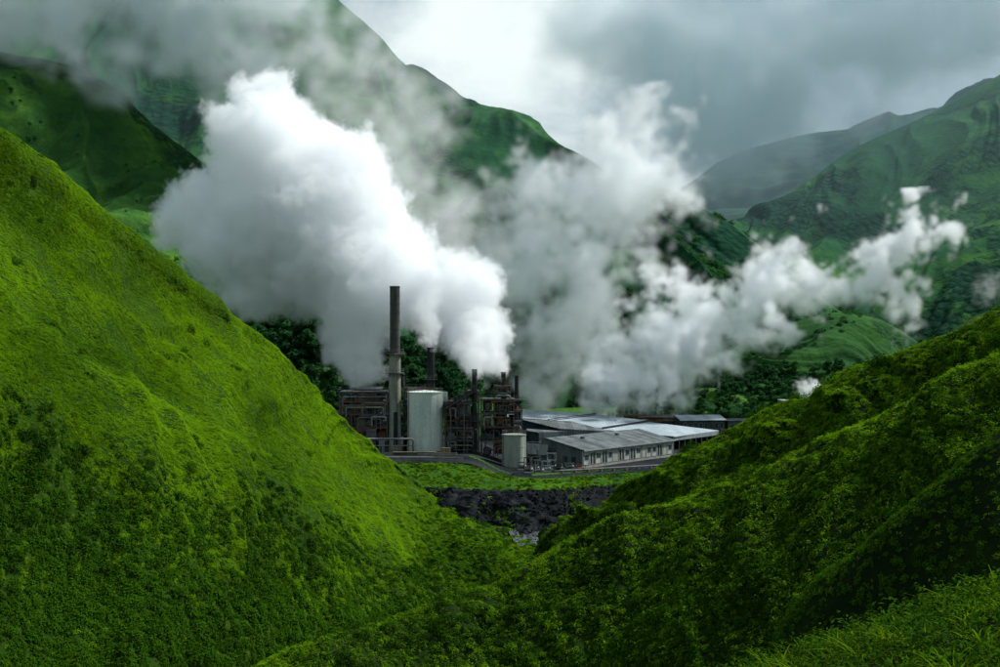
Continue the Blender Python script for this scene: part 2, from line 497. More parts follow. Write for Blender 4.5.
# --- middle left mountain side rising into cloud
d1 = [
    [(-350, -60, 640), (-200, 0, 645), (0, 56, 650), (70, 68, 680), (106, 86, 680), (149, 126, 670), (198, 162, 660), (260, 225, 640), (330, 300, 620), (400, 370, 600)],
    [(-350, 120, 560), (-200, 150, 565), (0, 190, 570), (70, 205, 590), (120, 225, 600), (170, 250, 600), (210, 280, 595), (270, 320, 585), (330, 360, 575), (400, 400, 565)],
    [(-350, 330, 450), (-200, 340, 450), (0, 350, 450), (70, 360, 455), (150, 390, 460), (200, 405, 465), (250, 420, 470), (300, 430, 480), (350, 435, 490), (400, 440, 500)],
]
hill('mountainside', 'd1', d1, 520, 360, M['mid_grass'], disp_far(12, 95, 4.5, 26, 1.6, 9, 401, 0.8), 'green mountainside rising into the cloud at upper left', back=(-60, 60, -60), cat='mountain', foot=30)
# --- main peak behind the plume
d2 = [
    [(-300, -300, 1400), (100, -170, 1380), (230, -70, 1350), (305, -6, 1350), (345, 18, 1350), (372, 44, 1340), (388, 76, 1330), (430, 94, 1300), (470, 110, 1250), (520, 140, 1200), (567, 172, 1150), (620, 215, 1100), (700, 270, 1050)],
    [(-300, -50, 1150), (100, 30, 1120), (230, 80, 1080), (300, 100, 1080), (350, 130, 1080), (380, 150, 1060), (405, 175, 1040), (440, 175, 1020), (470, 180, 1010), (510, 200, 1000), (560, 230, 1000), (620, 265, 980), (700, 300, 960)],
    [(-300, 340, 800), (100, 360, 790), (230, 380, 770), (300, 395, 750), (350, 405, 740), (400, 410, 730), (440, 412, 720), (480, 414, 720), (520, 415, 720), (580, 415, 720), (640, 415, 720), (700, 415, 720), (760, 415, 720)],
]
hill('mountain', 'd2', d2, 620, 420, M['far_green'], disp_far(26, 190, 8, 48, 3, 18, 501, 0.3), 'dark green mountain peak rising behind the white steam plume', back=(-20, 120, -130), cat='mountain', foot=30)
# --- central ridge right of the peak
e1 = [
    [(540, 260, 1020), (600, 205, 1000), (640, 186, 985), (672, 194, 960), (700, 212, 945), (730, 232, 930), (758, 256, 915), (800, 292, 900), (850, 330, 890), (930, 360, 880)],
    [(520, 340, 860), (590, 310, 850), (640, 290, 840), (690, 290, 830), (730, 300, 820), (770, 320, 815), (810, 345, 810), (860, 365, 805), (900, 385, 800), (960, 390, 800)],
    [(520, 415, 700), (590, 416, 700), (640, 416, 700), (690, 416, 700), (730, 416, 700), (770, 416, 700), (810, 416, 700), (860, 416, 700), (900, 416, 700), (960, 416, 700)],
]
hill('ridge', 'e1', e1, 480, 340, M['far_green'], disp_far(13, 110, 5, 30, 2, 11, 601, -0.5), 'green ridge behind the middle steam column', back=(30, 80, -80), cat='ridge', foot=30)
# --- rounded knoll at the right above the forest
f1 = [
    [(640, 424, 700), (690, 386, 705), (740, 350, 700), (790, 327, 700), (835, 314, 700), (870, 318, 700), (900, 332, 695), (925, 352, 690), (960, 385, 680), (1000, 410, 680)],
    [(630, 424, 650), (690, 404, 645), (740, 382, 645), (790, 362, 640), (840, 348, 640), (880, 355, 638), (915, 375, 635), (950, 395, 630), (990, 405, 630), (1040, 412, 630)],
    [(630, 416, 610), (690, 414, 600), (740, 413, 595), (790, 413, 590), (840, 413, 590), (880, 413, 590), (920, 413, 590), (960, 413, 590), (1000, 413, 590), (1060, 413, 590)],
]
hill('foothill', 'f1', f1, 460, 300, M['mid_grass'], disp_far(5, 60, 2.4, 17, 1.2, 7, 701, -0.7), 'rounded green foothill with a lit shoulder behind the wispy steam', back=(20, 50, -30), cat='hill', foot=30)
# --- big right mountain
g1 = [
    [(1350, -110, 1500), (1200, -40, 1500), (1080, 30, 1500), (1000, 82, 1500), (960, 106, 1500), (930, 124, 1480), (890, 146, 1450), (850, 170, 1420), (820, 192, 1400), (780, 214, 1360), (744, 240, 1320), (700, 275, 1290)],
    [(1350, 150, 1180), (1200, 170, 1180), (1080, 190, 1180), (1000, 210, 1180), (950, 225, 1180), (910, 235, 1180), (870, 245, 1180), (840, 260, 1180), (810, 270, 1180), (780, 280, 1160), (740, 295, 1150), (700, 310, 1140)],
    [(1350, 385, 800), (1200, 385, 800), (1080, 385, 820), (1000, 385, 840), (950, 385, 860), (910, 385, 880), (870, 385, 900), (840, 385, 920), (810, 385, 930), (780, 385, 950), (740, 385, 960), (700, 385, 970)],
]
hill('mountain', 'g1', g1, 640, 460, M['far_green'], disp_far(24, 230, 10, 62, 3, 22, 801, -0.55), 'ribbed green mountain filling the right background', back=(60, 120, -120), cat='mountain', foot=30)
# --- dark mountain lost in cloud
h1 = [
    [(560, 260, 2500), (650, 215, 2500), (690, 190, 2500), (715, 168, 2500), (745, 154, 2500), (800, 142, 2500), (860, 142, 2500), (950, 135, 2500), (1100, 110, 2500), (1300, 100, 2500)],
    [(560, 300, 2200), (650, 270, 2200), (700, 250, 2200), (740, 235, 2200), (780, 215, 2200), (830, 190, 2200), (880, 160, 2200), (960, 120, 2200), (1100, 80, 2200), (1300, 60, 2200)],
    [(560, 345, 1700), (650, 340, 1700), (700, 340, 1700), (740, 340, 1700), (780, 340, 1700), (830, 330, 1700), (880, 320, 1700), (960, 310, 1700), (1100, 300, 1700), (1300, 290, 1700)],
]
hill('mountain', 'h1', h1, 420, 300, M['far_dark'], disp_far(34, 300, 12, 70, 4, 26, 901, -0.6), 'dark blue green mountain half hidden in low cloud', back=(0, 200, -200), cat='mountain', foot=30)
# --- small lit rise at the right edge
j1 = [
    [(880, 372, 430), (920, 350, 430), (950, 334, 435), (975, 318, 440), (1000, 305, 445), (1060, 275, 450), (1150, 240, 460)],
    [(870, 400, 400), (920, 392, 400), (960, 385, 400), (1000, 378, 400), (1060, 365, 400), (1150, 350, 400), (1200, 345, 400)],
]
hill('rise', 'j1', j1, 200, 100, M['near_grass'], disp_far(1.5, 30, 0.8, 9, 0.4, 4, 951, -0.7), 'small lit green rise at the right edge behind the spur', back=(15, 30, -20), cat='hill', foot=12)
# --- wooded slope left of the works
i1 = [
    [(150, 300, 560), (200, 296, 545), (240, 303, 530), (275, 318, 515), (300, 330, 505), (325, 338, 500), (350, 350, 500), (400, 356, 505), (440, 366, 508), (465, 385, 505), (485, 405, 500), (500, 430, 495)],
    [(150, 380, 480), (200, 385, 475), (240, 390, 470), (275, 398, 465), (300, 404, 462), (325, 410, 462), (350, 418, 465), (400, 425, 470), (440, 429, 473), (465, 432, 475), (485, 435, 478), (500, 440, 480)],
]
hill('wooded_slope', 'i1', i1, 240, 110, M['mid_grass'], disp_far(2.5, 40, 0.8, 12, 0.5, 5, 971, 0.3), 'dark wooded slope behind the left end of the works', back=(-10, 40, -12), cat='hill', foot=12)

# --- valley floor, works yard and the bank in front of it
Gf = np.stack(np.meshgrid(np.linspace(-9000, 9000, 60), np.linspace(-3000, 14000, 60)), -1)
Gf = np.concatenate([Gf, np.full(Gf.shape[:2] + (1,), -22.0)], -1)
tag(grid_mesh('ground', Gf, [M['floor_grass']]), 'green valley floor reaching away under the hills', 'ground', None, 'structure')


def flat_net(rows, m, n, amp, lam, seed, fade=None):
    G, vp, t = net(rows, m, n, 0.01, True)
    h = fbm(G[:, :, 0] / lam, G[:, :, 1] / lam, 5, seed, 0.6) * amp
    if fade is not None:
        h = h * fade(vp)[:, None]
    G[:, :, 2] += h
    return G


def zg(x):
    return -3.0 * stepf(np.asarray(x, float), -9.0, 3.0)


def apply_zg(G):
    G[:, :, 2] += zg(G[:, :, 0])
    return G


yard_front = [(-130, 366), (-32, 366), (-14, 366), (-7, 363), (2, 357), (11, 355), (22, 361), (38, 373), (60, 386), (130, 400)]
yard_rows = [
    [(-130, 470, 0), (0, 470, 0), (130, 470, 0)],
    [(-130, 425, 0), (0, 425, 0), (130, 425, 0)],
    [(x, y, 0) for x, y in yard_front]]
tag(grid_mesh('yard', apply_zg(flat_net(yard_rows, 260, 100, 0.07, 12, 5)), [M['yard']]), 'dark wet yard around the industrial works', 'yard', None, 'structure')
field_rows = [
    [(-400, 760, 1), (0, 760, 1), (420, 760, 1)],
    [(-400, 600, 0), (0, 600, 0), (420, 600, 0)],
    [(-400, 471, -0.05), (0, 471, -0.05), (420, 471, -0.05)],
]
tag(grid_mesh('field', apply_zg(flat_net(field_rows, 260, 80, 0.4, 30, 6, lambda v: np.clip(2 - v, 0, 1))), [M['bank_grass']]), 'flat bright green field behind the works', 'field', None, 'structure')
bank_top = [(x, y + .25, float(zg(x)) - 0.02) for x, y in yard_front]
low_x = [-130, -40, -26, -17, -5, 6, 16, 30, 50, 130]
bank_mid = [(lx, y, z) for lx, y, z in zip(low_x, [360, 360, 359, 358, 354, 350, 355, 366, 378, 392], [-2.2, -2.2, -2.4, -2.8, -3.6, -4.2, -4.1, -3.9, -3.8, -3.8])]
bank_low = [(lx, y, z) for lx, y, z in zip(low_x, [352, 351, 350, 351, 349, 346, 348, 358, 368, 382], [-5.5, -5.4, -5.2, -5.4, -5.4, -5.4, -5.3, -5.4, -5.4, -5.6])]
bank_rows = [bank_top, bank_mid, bank_low]
Gb = flat_net(bank_rows, 360, 70, 0.55, 7, 9, lambda v: np.clip(v * 1.5, 0, 1))
tag(grid_mesh('grass_bank', Gb, [M['bank_grass']]), 'bright grass bank sloping down in front of the works', 'bank', None, 'structure')
HG['bank'] = Gb
rock_rows = [[(x, y + .6, z + .1) for x, y, z in bank_low],
    [(lx, y, z) for lx, y, z in zip(low_x, [346, 346, 345, 345, 343, 340, 342, 351, 360, 374], [-9] * 10)],
    [(lx, y, z) for lx, y, z in zip(low_x, [340, 339, 338, 337, 335, 333, 335, 343, 352, 366], [-13.6] * 10)],
    [(lx, y, z) for lx, y, z in zip(low_x, [325, 325, 324, 323, 321, 319, 320, 326, 335, 350], [-17] * 10)]]
Gr, vpr, _ = net(rock_rows, 460, 170, 0.01, True)
nr = normals(Gr)
hr = ridged(Gr[:, :, 0] / 9 + fbm(Gr[:, :, 0] / 14, Gr[:, :, 1] / 14, 3, 3), Gr[:, :, 2] / 8, 5, 15, 0.62) * 0.9 + fbm(Gr[:, :, 0] / 2, Gr[:, :, 2] / 2, 3, 19) * 0.35
hr = hr * np.interp(vpr, [0, 0.25, 2, 3], [0.3, 1, 1, 0.2])[:, None]
Gr = Gr + nr * hr[:, :, None]
tag(grid_mesh('rock_bank', Gr, [M['rock']]), 'black rock spoil slope below the grass bank', 'bank', None, 'structure')
lower = [[(-150, 340, -13.9), (150, 340, -13.9)], [(-150, 300, -16), (150, 300, -16)], [(-150, 100, -18), (150, 100, -18)]]
Gl = flat_net(lower, 260, 260, 0.6, 14, 29)
HG['low'] = Gl
tag(grid_mesh('valley_floor', Gl, [M['bank_grass']]), 'green bottom of the narrow valley', 'ground', None, 'structure')
# pale gravel patch at the foot of the rock
Gg = flat_net([[(0, 339.5, -13.0), (8, 338.5, -13.1), (17, 338.5, -13.2)], [(2, 331, -13.6), (10, 331, -13.7), (18, 332, -13.8)], [(4, 318, -14.9), (12, 318, -15.0), (20, 320, -15.1)]], 70, 70, 0.5, 3, 39)
Gg[:, :, 2] -= .9 * np.clip(fbm(Gg[:, :, 0] / 4, Gg[:, :, 1] / 4, 3, 47), 0, 1)
tag(grid_mesh('gravel_path', Gg, [M['gravel']]), 'pale gravel track at the foot of the black rock slope', 'path', None, 'structure')

# ------------------------------------------------------------------ the industrial works
def mat_simple(name, c1, c2, rough=0.7, metal=0.0, sc_=0.6, stretch=(1, 1, 0.25), bump=0.02, c3=None, t3=0.66, spec=0.3):
    m, g, o = newmat(name)
    tcx = g.n('ShaderNodeTexCoord')
    geo = g.n('ShaderNodeNewGeometry')
    v = g.vscale(geo.outputs['Position'], *stretch)
    n = g.noise(v, sc_, 6, 0.65, 0.3)
    n2 = g.noise(geo.outputs['Position'], sc_ * 4, 4, 0.6)
    f = g.math('ADD', g.math('MULTIPLY', n, 0.7), g.math('MULTIPLY', n2, 0.3))
    stops = [(0.36, c1), (0.58, c2)]
    if c3:
        stops.append((t3, c3))
    col = g.ramp(f, stops)
    principled(g, o, col, rough, metal, n2, bump, 0.5, spec)
    return m


def mat_ribbed(name, c1, c2, axis, freq, rough=0.5, bump=0.06, metal=0.0, sc_=0.25, stain=None):
    m, g, o = newmat(name)
    tcx = g.n('ShaderNodeTexCoord')
    s = g.n('ShaderNodeSeparateXYZ', ins={0: tcx.outputs['Object']})
    w = g.math('SINE', g.math('MULTIPLY', s.outputs[axis], freq * 2 * math.pi))
    n = g.noise(tcx.outputs['Object'], sc_, 6, 0.62, 0.5)
    n2 = g.noise(g.vscale(tcx.outputs['Object'], 3, 3, 0.3), sc_ * 3, 4, 0.6)
    # each sheet a little different
    sh = g.n('ShaderNodeTexWhiteNoise', noise_dimensions='1D', ins={'W': g.math('FLOOR', g.math('MULTIPLY', s.outputs[axis], 0.45))})
    f = g.math('ADD', g.math('ADD', g.math('MULTIPLY', n, 0.55), g.math('MULTIPLY', n2, 0.3)), g.math('MULTIPLY', sh.outputs[0], 0.15))
    col = g.ramp(f, [(0.36, c1), (0.6, c2)])
    if stain:
        st = g.noise(g.vscale(tcx.outputs['Object'], .35, 1.1, 1), 0.45, 7, 0.68, 0.4)
        sm_ = g.n('ShaderNodeMapRange', ins={0: st, 1: 0.52, 2: 0.66}).outputs[0]
        col = g.mix(g.math('MULTIPLY', sm_, 0.7), col, stain)
    principled(g, o, col, rough, metal, w, bump, 0.6, 0.08)
    return m


WM = {
    'stack_dark': mat_simple('stack_steel', (0.03, 0.03, 0.03), (0.075, 0.073, 0.068), 0.6, 0.1, 0.9, (1, 1, 0.2), c3=(0.12, 0.105, 0.085)),
    'black': mat_simple('blackened_steel', (0.008, 0.009, 0.012), (0.02, 0.021, 0.025), 0.6, 0.2),
    'steel': mat_simple('dark_steel', (0.04, 0.045, 0.052), (0.11, 0.112, 0.115), 0.7, 0.05, 0.7, (1, 1, 1), c3=(0.20, 0.11, 0.06), t3=0.61),
    'rust': mat_simple('rusty_steel', (0.08, 0.035, 0.018), (0.24, 0.095, 0.04), 0.85, 0.1, 0.9, (1, 1, 1)),
    'concrete': mat_simple('weathered_concrete', (0.13, 0.14, 0.115), (0.27, 0.275, 0.225), 0.85, 0.0, 0.5, (1, 1, 0.15)),
    'tank': mat_simple('pale_tank_paint', (0.40, 0.48, 0.43), (0.60, 0.67, 0.61), 0.5, 0.0, 0.35, (1, 1, 0.12), 0.01, spec=0.4),
    'tank2': mat_simple('grey_tank_paint', (0.16, 0.19, 0.165), (0.30, 0.33, 0.28), 0.6, 0.0, 0.5, (1, 1, 0.12), 0.01),
    'galv': mat_simple('galvanised', (0.12, 0.14, 0.15), (0.26, 0.29, 0.30), 0.65, 0.05, 1.2),
    'yellow': mat_simple('dull_yellow', (0.12, 0.10, 0.04), (0.26, 0.20, 0.08), 0.7),
    'beige': mat_simple('beige_render', (0.19, 0.22, 0.20), (0.36, 0.39, 0.35), 0.85, 0, 0.6, (1, 1, 0.2)),
    'wall_dark': mat_ribbed('dark_cladding', (0.018, 0.028, 0.034), (0.045, 0.06, 0.066), 0, 1.2, 0.55, 0.05),
    'wall_grey': mat_ribbed('grey_cladding', (0.045, 0.058, 0.06), (0.10, 0.12, 0.12), 1, 1.0, 0.6, 0.05),
    'roof_grey': mat_ribbed('weathered_grey_roof', (0.035, 0.045, 0.048), (0.12, 0.14, 0.145), 0, 0.9, 0.75, 0.05, stain=(0.07, 0.055, 0.045)),
    'roof_white': mat_ribbed('pale_metal_roof', (0.22, 0.27, 0.30), (0.33, 0.385, 0.415), 0, 0.9, 0.8, 0.04, 0.0, stain=(0.22, 0.24, 0.25)),
    'glass': mat_simple('dark_glass', (0.010, 0.016, 0.02), (0.03, 0.042, 0.05), 0.12, 0.0, 0.8, (1, 1, 1), 0.0, spec=0.6),
    'road': mat_simple('old_concrete_road', (0.02, 0.025, 0.03), (0.055, 0.063, 0.07), 0.9, 0, 0.3, (1, 1, 1)),
    'wood': mat_simple('weathered_timber', (0.08, 0.07, 0.05), (0.17, 0.14, 0.09), 0.85),
}


class MB:
    def __init__(s):
        s.v = []; s.f = []
    def quad(s, pts):
        i = len(s.v); s.v += [tuple(p) for p in pts]; s.f.append(tuple(range(i, i + len(pts))))
        return s
    def box(s, x0, x1, y0, y1, z0, z1):
        i = len(s.v)
        s.v += [(x, y, z) for z in (z0, z1) for x, y in ((x0, y0), (x1, y0), (x1, y1), (x0, y1))]
        s.f += [(i, i + 3, i + 2, i + 1), (i + 4, i + 5, i + 6, i + 7)]
        for k in range(4):
            j = (k + 1) % 4
            s.f.append((i + k, i + j, i + 4 + j, i + 4 + k))
        return s
    def bar(s, a, b_, w=0.2, h=None):
        a, b_ = Vector(a), Vector(b_)
        d = (b_ - a)
        L = d.length
        if L < 1e-6: return s
        q = d.to_track_quat('Z', 'Y').to_matrix()
        h = h or w
        i = len(s.v)
        for t in (0, L):
            for x, y in ((-w / 2, -h / 2), (w / 2, -h / 2), (w / 2, h / 2), (-w / 2, h / 2)):
                s.v.append(tuple(a + q @ Vector((x, y, t))))
        s.f += [(i, i + 3, i + 2, i + 1), (i + 4, i + 5, i + 6, i + 7)]
        for k in range(4):
            j = (k + 1) % 4
            s.f.append((i + k, i + j, i + 4 + j, i + 4 + k))
        return s
    def lathe(s, prof, cx=0, cy=0, n=32, cap=True):
        i = len(s.v)
        for r, z in prof:
            for k in range(n):
                a = 2 * math.pi * k / n
                s.v.append((cx + r * math.cos(a), cy + r * math.sin(a), z))
        for p in range(len(prof) - 1):
            for k in range(n):
                j = (k + 1) % n
                s.f.append((i + p * n + k, i + p * n + j, i + (p + 1) * n + j, i + (p + 1) * n + k))
        if cap:
            s.f.append(tuple(i + k for k in reversed(range(n))))
            s.f.append(tuple(i + (len(prof) - 1) * n + k for k in range(n)))
        return s
    def tube(s, pts, r, n=8):
        pts = [Vector(p) for p in pts]
        i = len(s.v)
        for k, p in enumerate(pts):
            d = (pts[min(k + 1, len(pts) - 1)] - pts[max(k - 1, 0)]).normalized()
            q = d.to_track_quat('Z', 'Y').to_matrix()
            for m in range(n):
                a = 2 * math.pi * m / n
                s.v.append(tuple(p + q @ Vector((r * math.cos(a), r * math.sin(a), 0))))
        for k in range(len(pts) - 1):
            for m in range(n):
                j = (m + 1) % n
                s.f.append((i + k * n + m, i + k * n + j, i + (k + 1) * n + j, i + (k + 1) * n + m))
        s.f.append(tuple(i + m for m in reversed(range(n))))
        s.f.append(tuple(i + (len(pts) - 1) * n + m for m in range(n)))
        return s
    def build(s, name, mat, parent=None, smooth=False):
        me = bpy.data.meshes.new(name)
        me.from_pydata(s.v, [], s.f)
        me.update()
        if smooth:
            me.polygons.foreach_set('use_smooth', [len(p.vertices) <= 4 for p in me.polygons])
        o = link(name, me, [mat], parent)
        if smooth:
            md = o.modifiers.new('edges', 'EDGE_SPLIT')
            md.split_angle = R(40)
        return o


def empty(name, loc, label, cat, group=None, rz=0):
    o = bpy.data.objects.new(name, None)
    COL.objects.link(o)
    o.location = loc
    o.rotation_euler = (0, 0, rz)
    o.empty_display_size = 0.5
    return tag(o, label, cat, group, 'thing')


def ring_rail(mb, r, z, n=20, h=1.1):
    for hh in (h, h * 0.55):
        mb.tube([(r * math.cos(2 * math.pi * k / n), r * math.sin(2 * math.pi * k / n), z + hh) for k in range(n + 1)], 0.04, 5)
    for k in range(n):
        a = 2 * math.pi * k / n
        mb.bar((r * math.cos(a), r * math.sin(a), z), (r * math.cos(a), r * math.sin(a), z + h), 0.06)
    return mb


def ladder(mb, x, y, z0, z1, nx=1.0, ny=0.0, w=0.5):
    tx, ty = -ny * w / 2, nx * w / 2
    for s_ in (-1, 1):
        mb.bar((x + tx * s_, y + ty * s_, z0), (x + tx * s_, y + ty * s_, z1), 0.07)
    z = z0 + 0.3
    while z < z1:
        mb.bar((x - tx, y - ty, z), (x + tx, y + ty, z), 0.05)
        z += 0.4
    return mb


# tall chimney
ch = empty('chimney', (-30.2, 399, 0), 'tallest chimney, dark banded steel on a pale concrete lower shaft', 'chimney')
MB().lathe([(2.15, -0.5), (2.1, 1.2), (1.78, 1.6), (1.72, 15), (1.66, 27.6), (1.75, 27.7), (1.75, 28.1), (1.5, 28.15)], n=40).build('lower_shaft', WM['concrete'], ch, True)
prof = [(1.46, 28.1)]
for k in range(8):
    z = 28.1 + (47.5 - 28.1) * (k + 1) / 8
    prof += [(1.45, z - 0.22), (1.56, z - 0.2), (1.56, z), (1.45, z + 0.02)]
prof += [(1.45, 47.6), (1.25, 47.6), (1.25, 46.5)]
MB().lathe(prof, n=40, cap=False).build('upper_shaft', WM['stack_dark'], ch, True)
for zz_ in (22.6, 28.2):
    pf = MB().lathe([(1.72, zz_), (2.75, zz_), (2.75, zz_ + 0.14), (1.72, zz_ + 0.14)], n=24, cap=False)
    for k in range(8):
        a = k * math.pi / 4
        pf.bar((1.7 * math.cos(a), 1.7 * math.sin(a), zz_ - 1.0), (2.6 * math.cos(a), 2.6 * math.sin(a), zz_), 0.12)
    p_ = pf.build('platform', WM['steel'], ch)
    ring_rail(MB(), 2.7, zz_ + 0.14, 18).build('handrail', WM['steel'], p_)
ld = MB(); ladder(ld, 0.9, -1.75, 1.5, 46.5, 0.0, -1.0, 0.5); ld.build('ladder', WM['steel'], ch)
MB().box(-0.2, 0.9, -1.95, -1.5, 2.0, 11.5).build('cable_duct', WM['black'], ch)

# big pale tank
def tank(name, x, y, z, r, h, mat, label, group=None, roof=0.5, seams=(0.34, 0.67), vis=14):
    t = empty(name, (x, y, z), label, 'tank', group)
    prof = [(r + 0.12, -0.3), (r + 0.12, 0.15), (r, 0.16)]
    for s_ in seams:
        prof += [(r, h * s_ - 0.09), (r + 0.05, h * s_ - 0.08), (r + 0.05, h * s_ + 0.08), (r, h * s_ + 0.09)]
    prof += [(r, h - 0.25), (r + 0.14, h - 0.24), (r + 0.14, h)]
    MB().lathe(prof, n=64, cap=False).build('shell', mat, t, True)
    MB().lathe([(r + 0.05, h - 0.02), (r * 0.5, h + roof * 0.5), (0.05, h + roof)], n=64, cap=True).build('tank_roof', mat, t, True)
    rr = ring_rail(MB(), r - 0.05, h, 26, 1.0)
    rr.build('handrail', WM['steel'], t)
    l = MB()
    ladder(l, -r * 0.92, -r * 0.45, 0.2, h + 1.0, -0.9, -0.43, 0.5)
    l.build('ladder', WM['steel'], t)
    s = MB()
    for k in range(vis):
        a = 2 * math.pi * (k + .3) / vis
        s.bar(((r + 0.02) * math.cos(a), (r + 0.02) * math.sin(a), 0.2), ((r + 0.02) * math.cos(a), (r + 0.02) * math.sin(a), h - 0.2), 0.05)
    s.build('seam', mat, t)
    return t


tk = tank('storage_tank', -21.5, 399, 0, 5.05, 17.3, WM['tank'], 'large pale green cylindrical storage tank beside the tall chimney')
MB().box(3.2, 6.2, 4.2, 6.4, 14.2, 17.0).build('vent_box', WM['tank'], tk)
tk2 = tank('storage_tank', 3.9, 388, -3.0, 3.35, 8.9, WM['tank2'], 'small grey cylindrical tank at the right foot of the steelwork', None, 0.25, (0.3, 0.62), 10)


def stack(x, y, z0, z1, r, mat, label, collar=True, rail=None):
    t = empty('stack', (x, y, z0), label, 'chimney', None)
    h = z1 - z0
    prof = [(r * 1.25, 0), (r * 1.25, 0.3), (r, 0.5)]
    for k in range(1, 6):
        zz_ = h * k / 6
        prof += [(r, zz_ - 0.1), (r * 1.1, zz_ - 0.09), (r * 1.1, zz_ + 0.09), (r, zz_ + 0.1)]
    prof += [(r, h - 0.35), (r * 1.12, h - 0.3), (r * 1.12, h), (r * 0.85, h), (r * 0.85, h - 1)]
    MB().lathe(prof, n=24, cap=False).build('shaft', mat, t, True)
    if rail:
        pf = MB().lathe([(r, rail), (r + 0.9, rail), (r + 0.9, rail + 0.1), (r, rail + 0.1)], n=16, cap=False).build('platform', WM['steel'], t)
        ring_rail(MB(), r + 0.85, rail + 0.1, 12, 1.0).build('handrail', WM['steel'], pf)
    l = MB(); ladder(l, r + 0.1, -r * 0.5, 0.5, h - 0.6, 1, 0, 0.4); l.build('ladder', WM['steel'], t)
    return t


stack(-20.3, 407, 0, 29.9, 1.05, WM['black'], 'black stack rising behind the large pale tank', rail=20.5)
stack(-7.3, 396.5, 0, 23.8, 0.72, WM['black'], 'black stack in the middle of the steelwork, left of the two on the frame', rail=9)
stack(1.0, 400, 12.4, 22.9, 0.68, WM['black'], 'short black stack standing on top of the steel frame tower')
stack(4.75, 399, 8.3, 21.9, 0.52, WM['black'], 'slim black stack at the right edge of the steel frame')


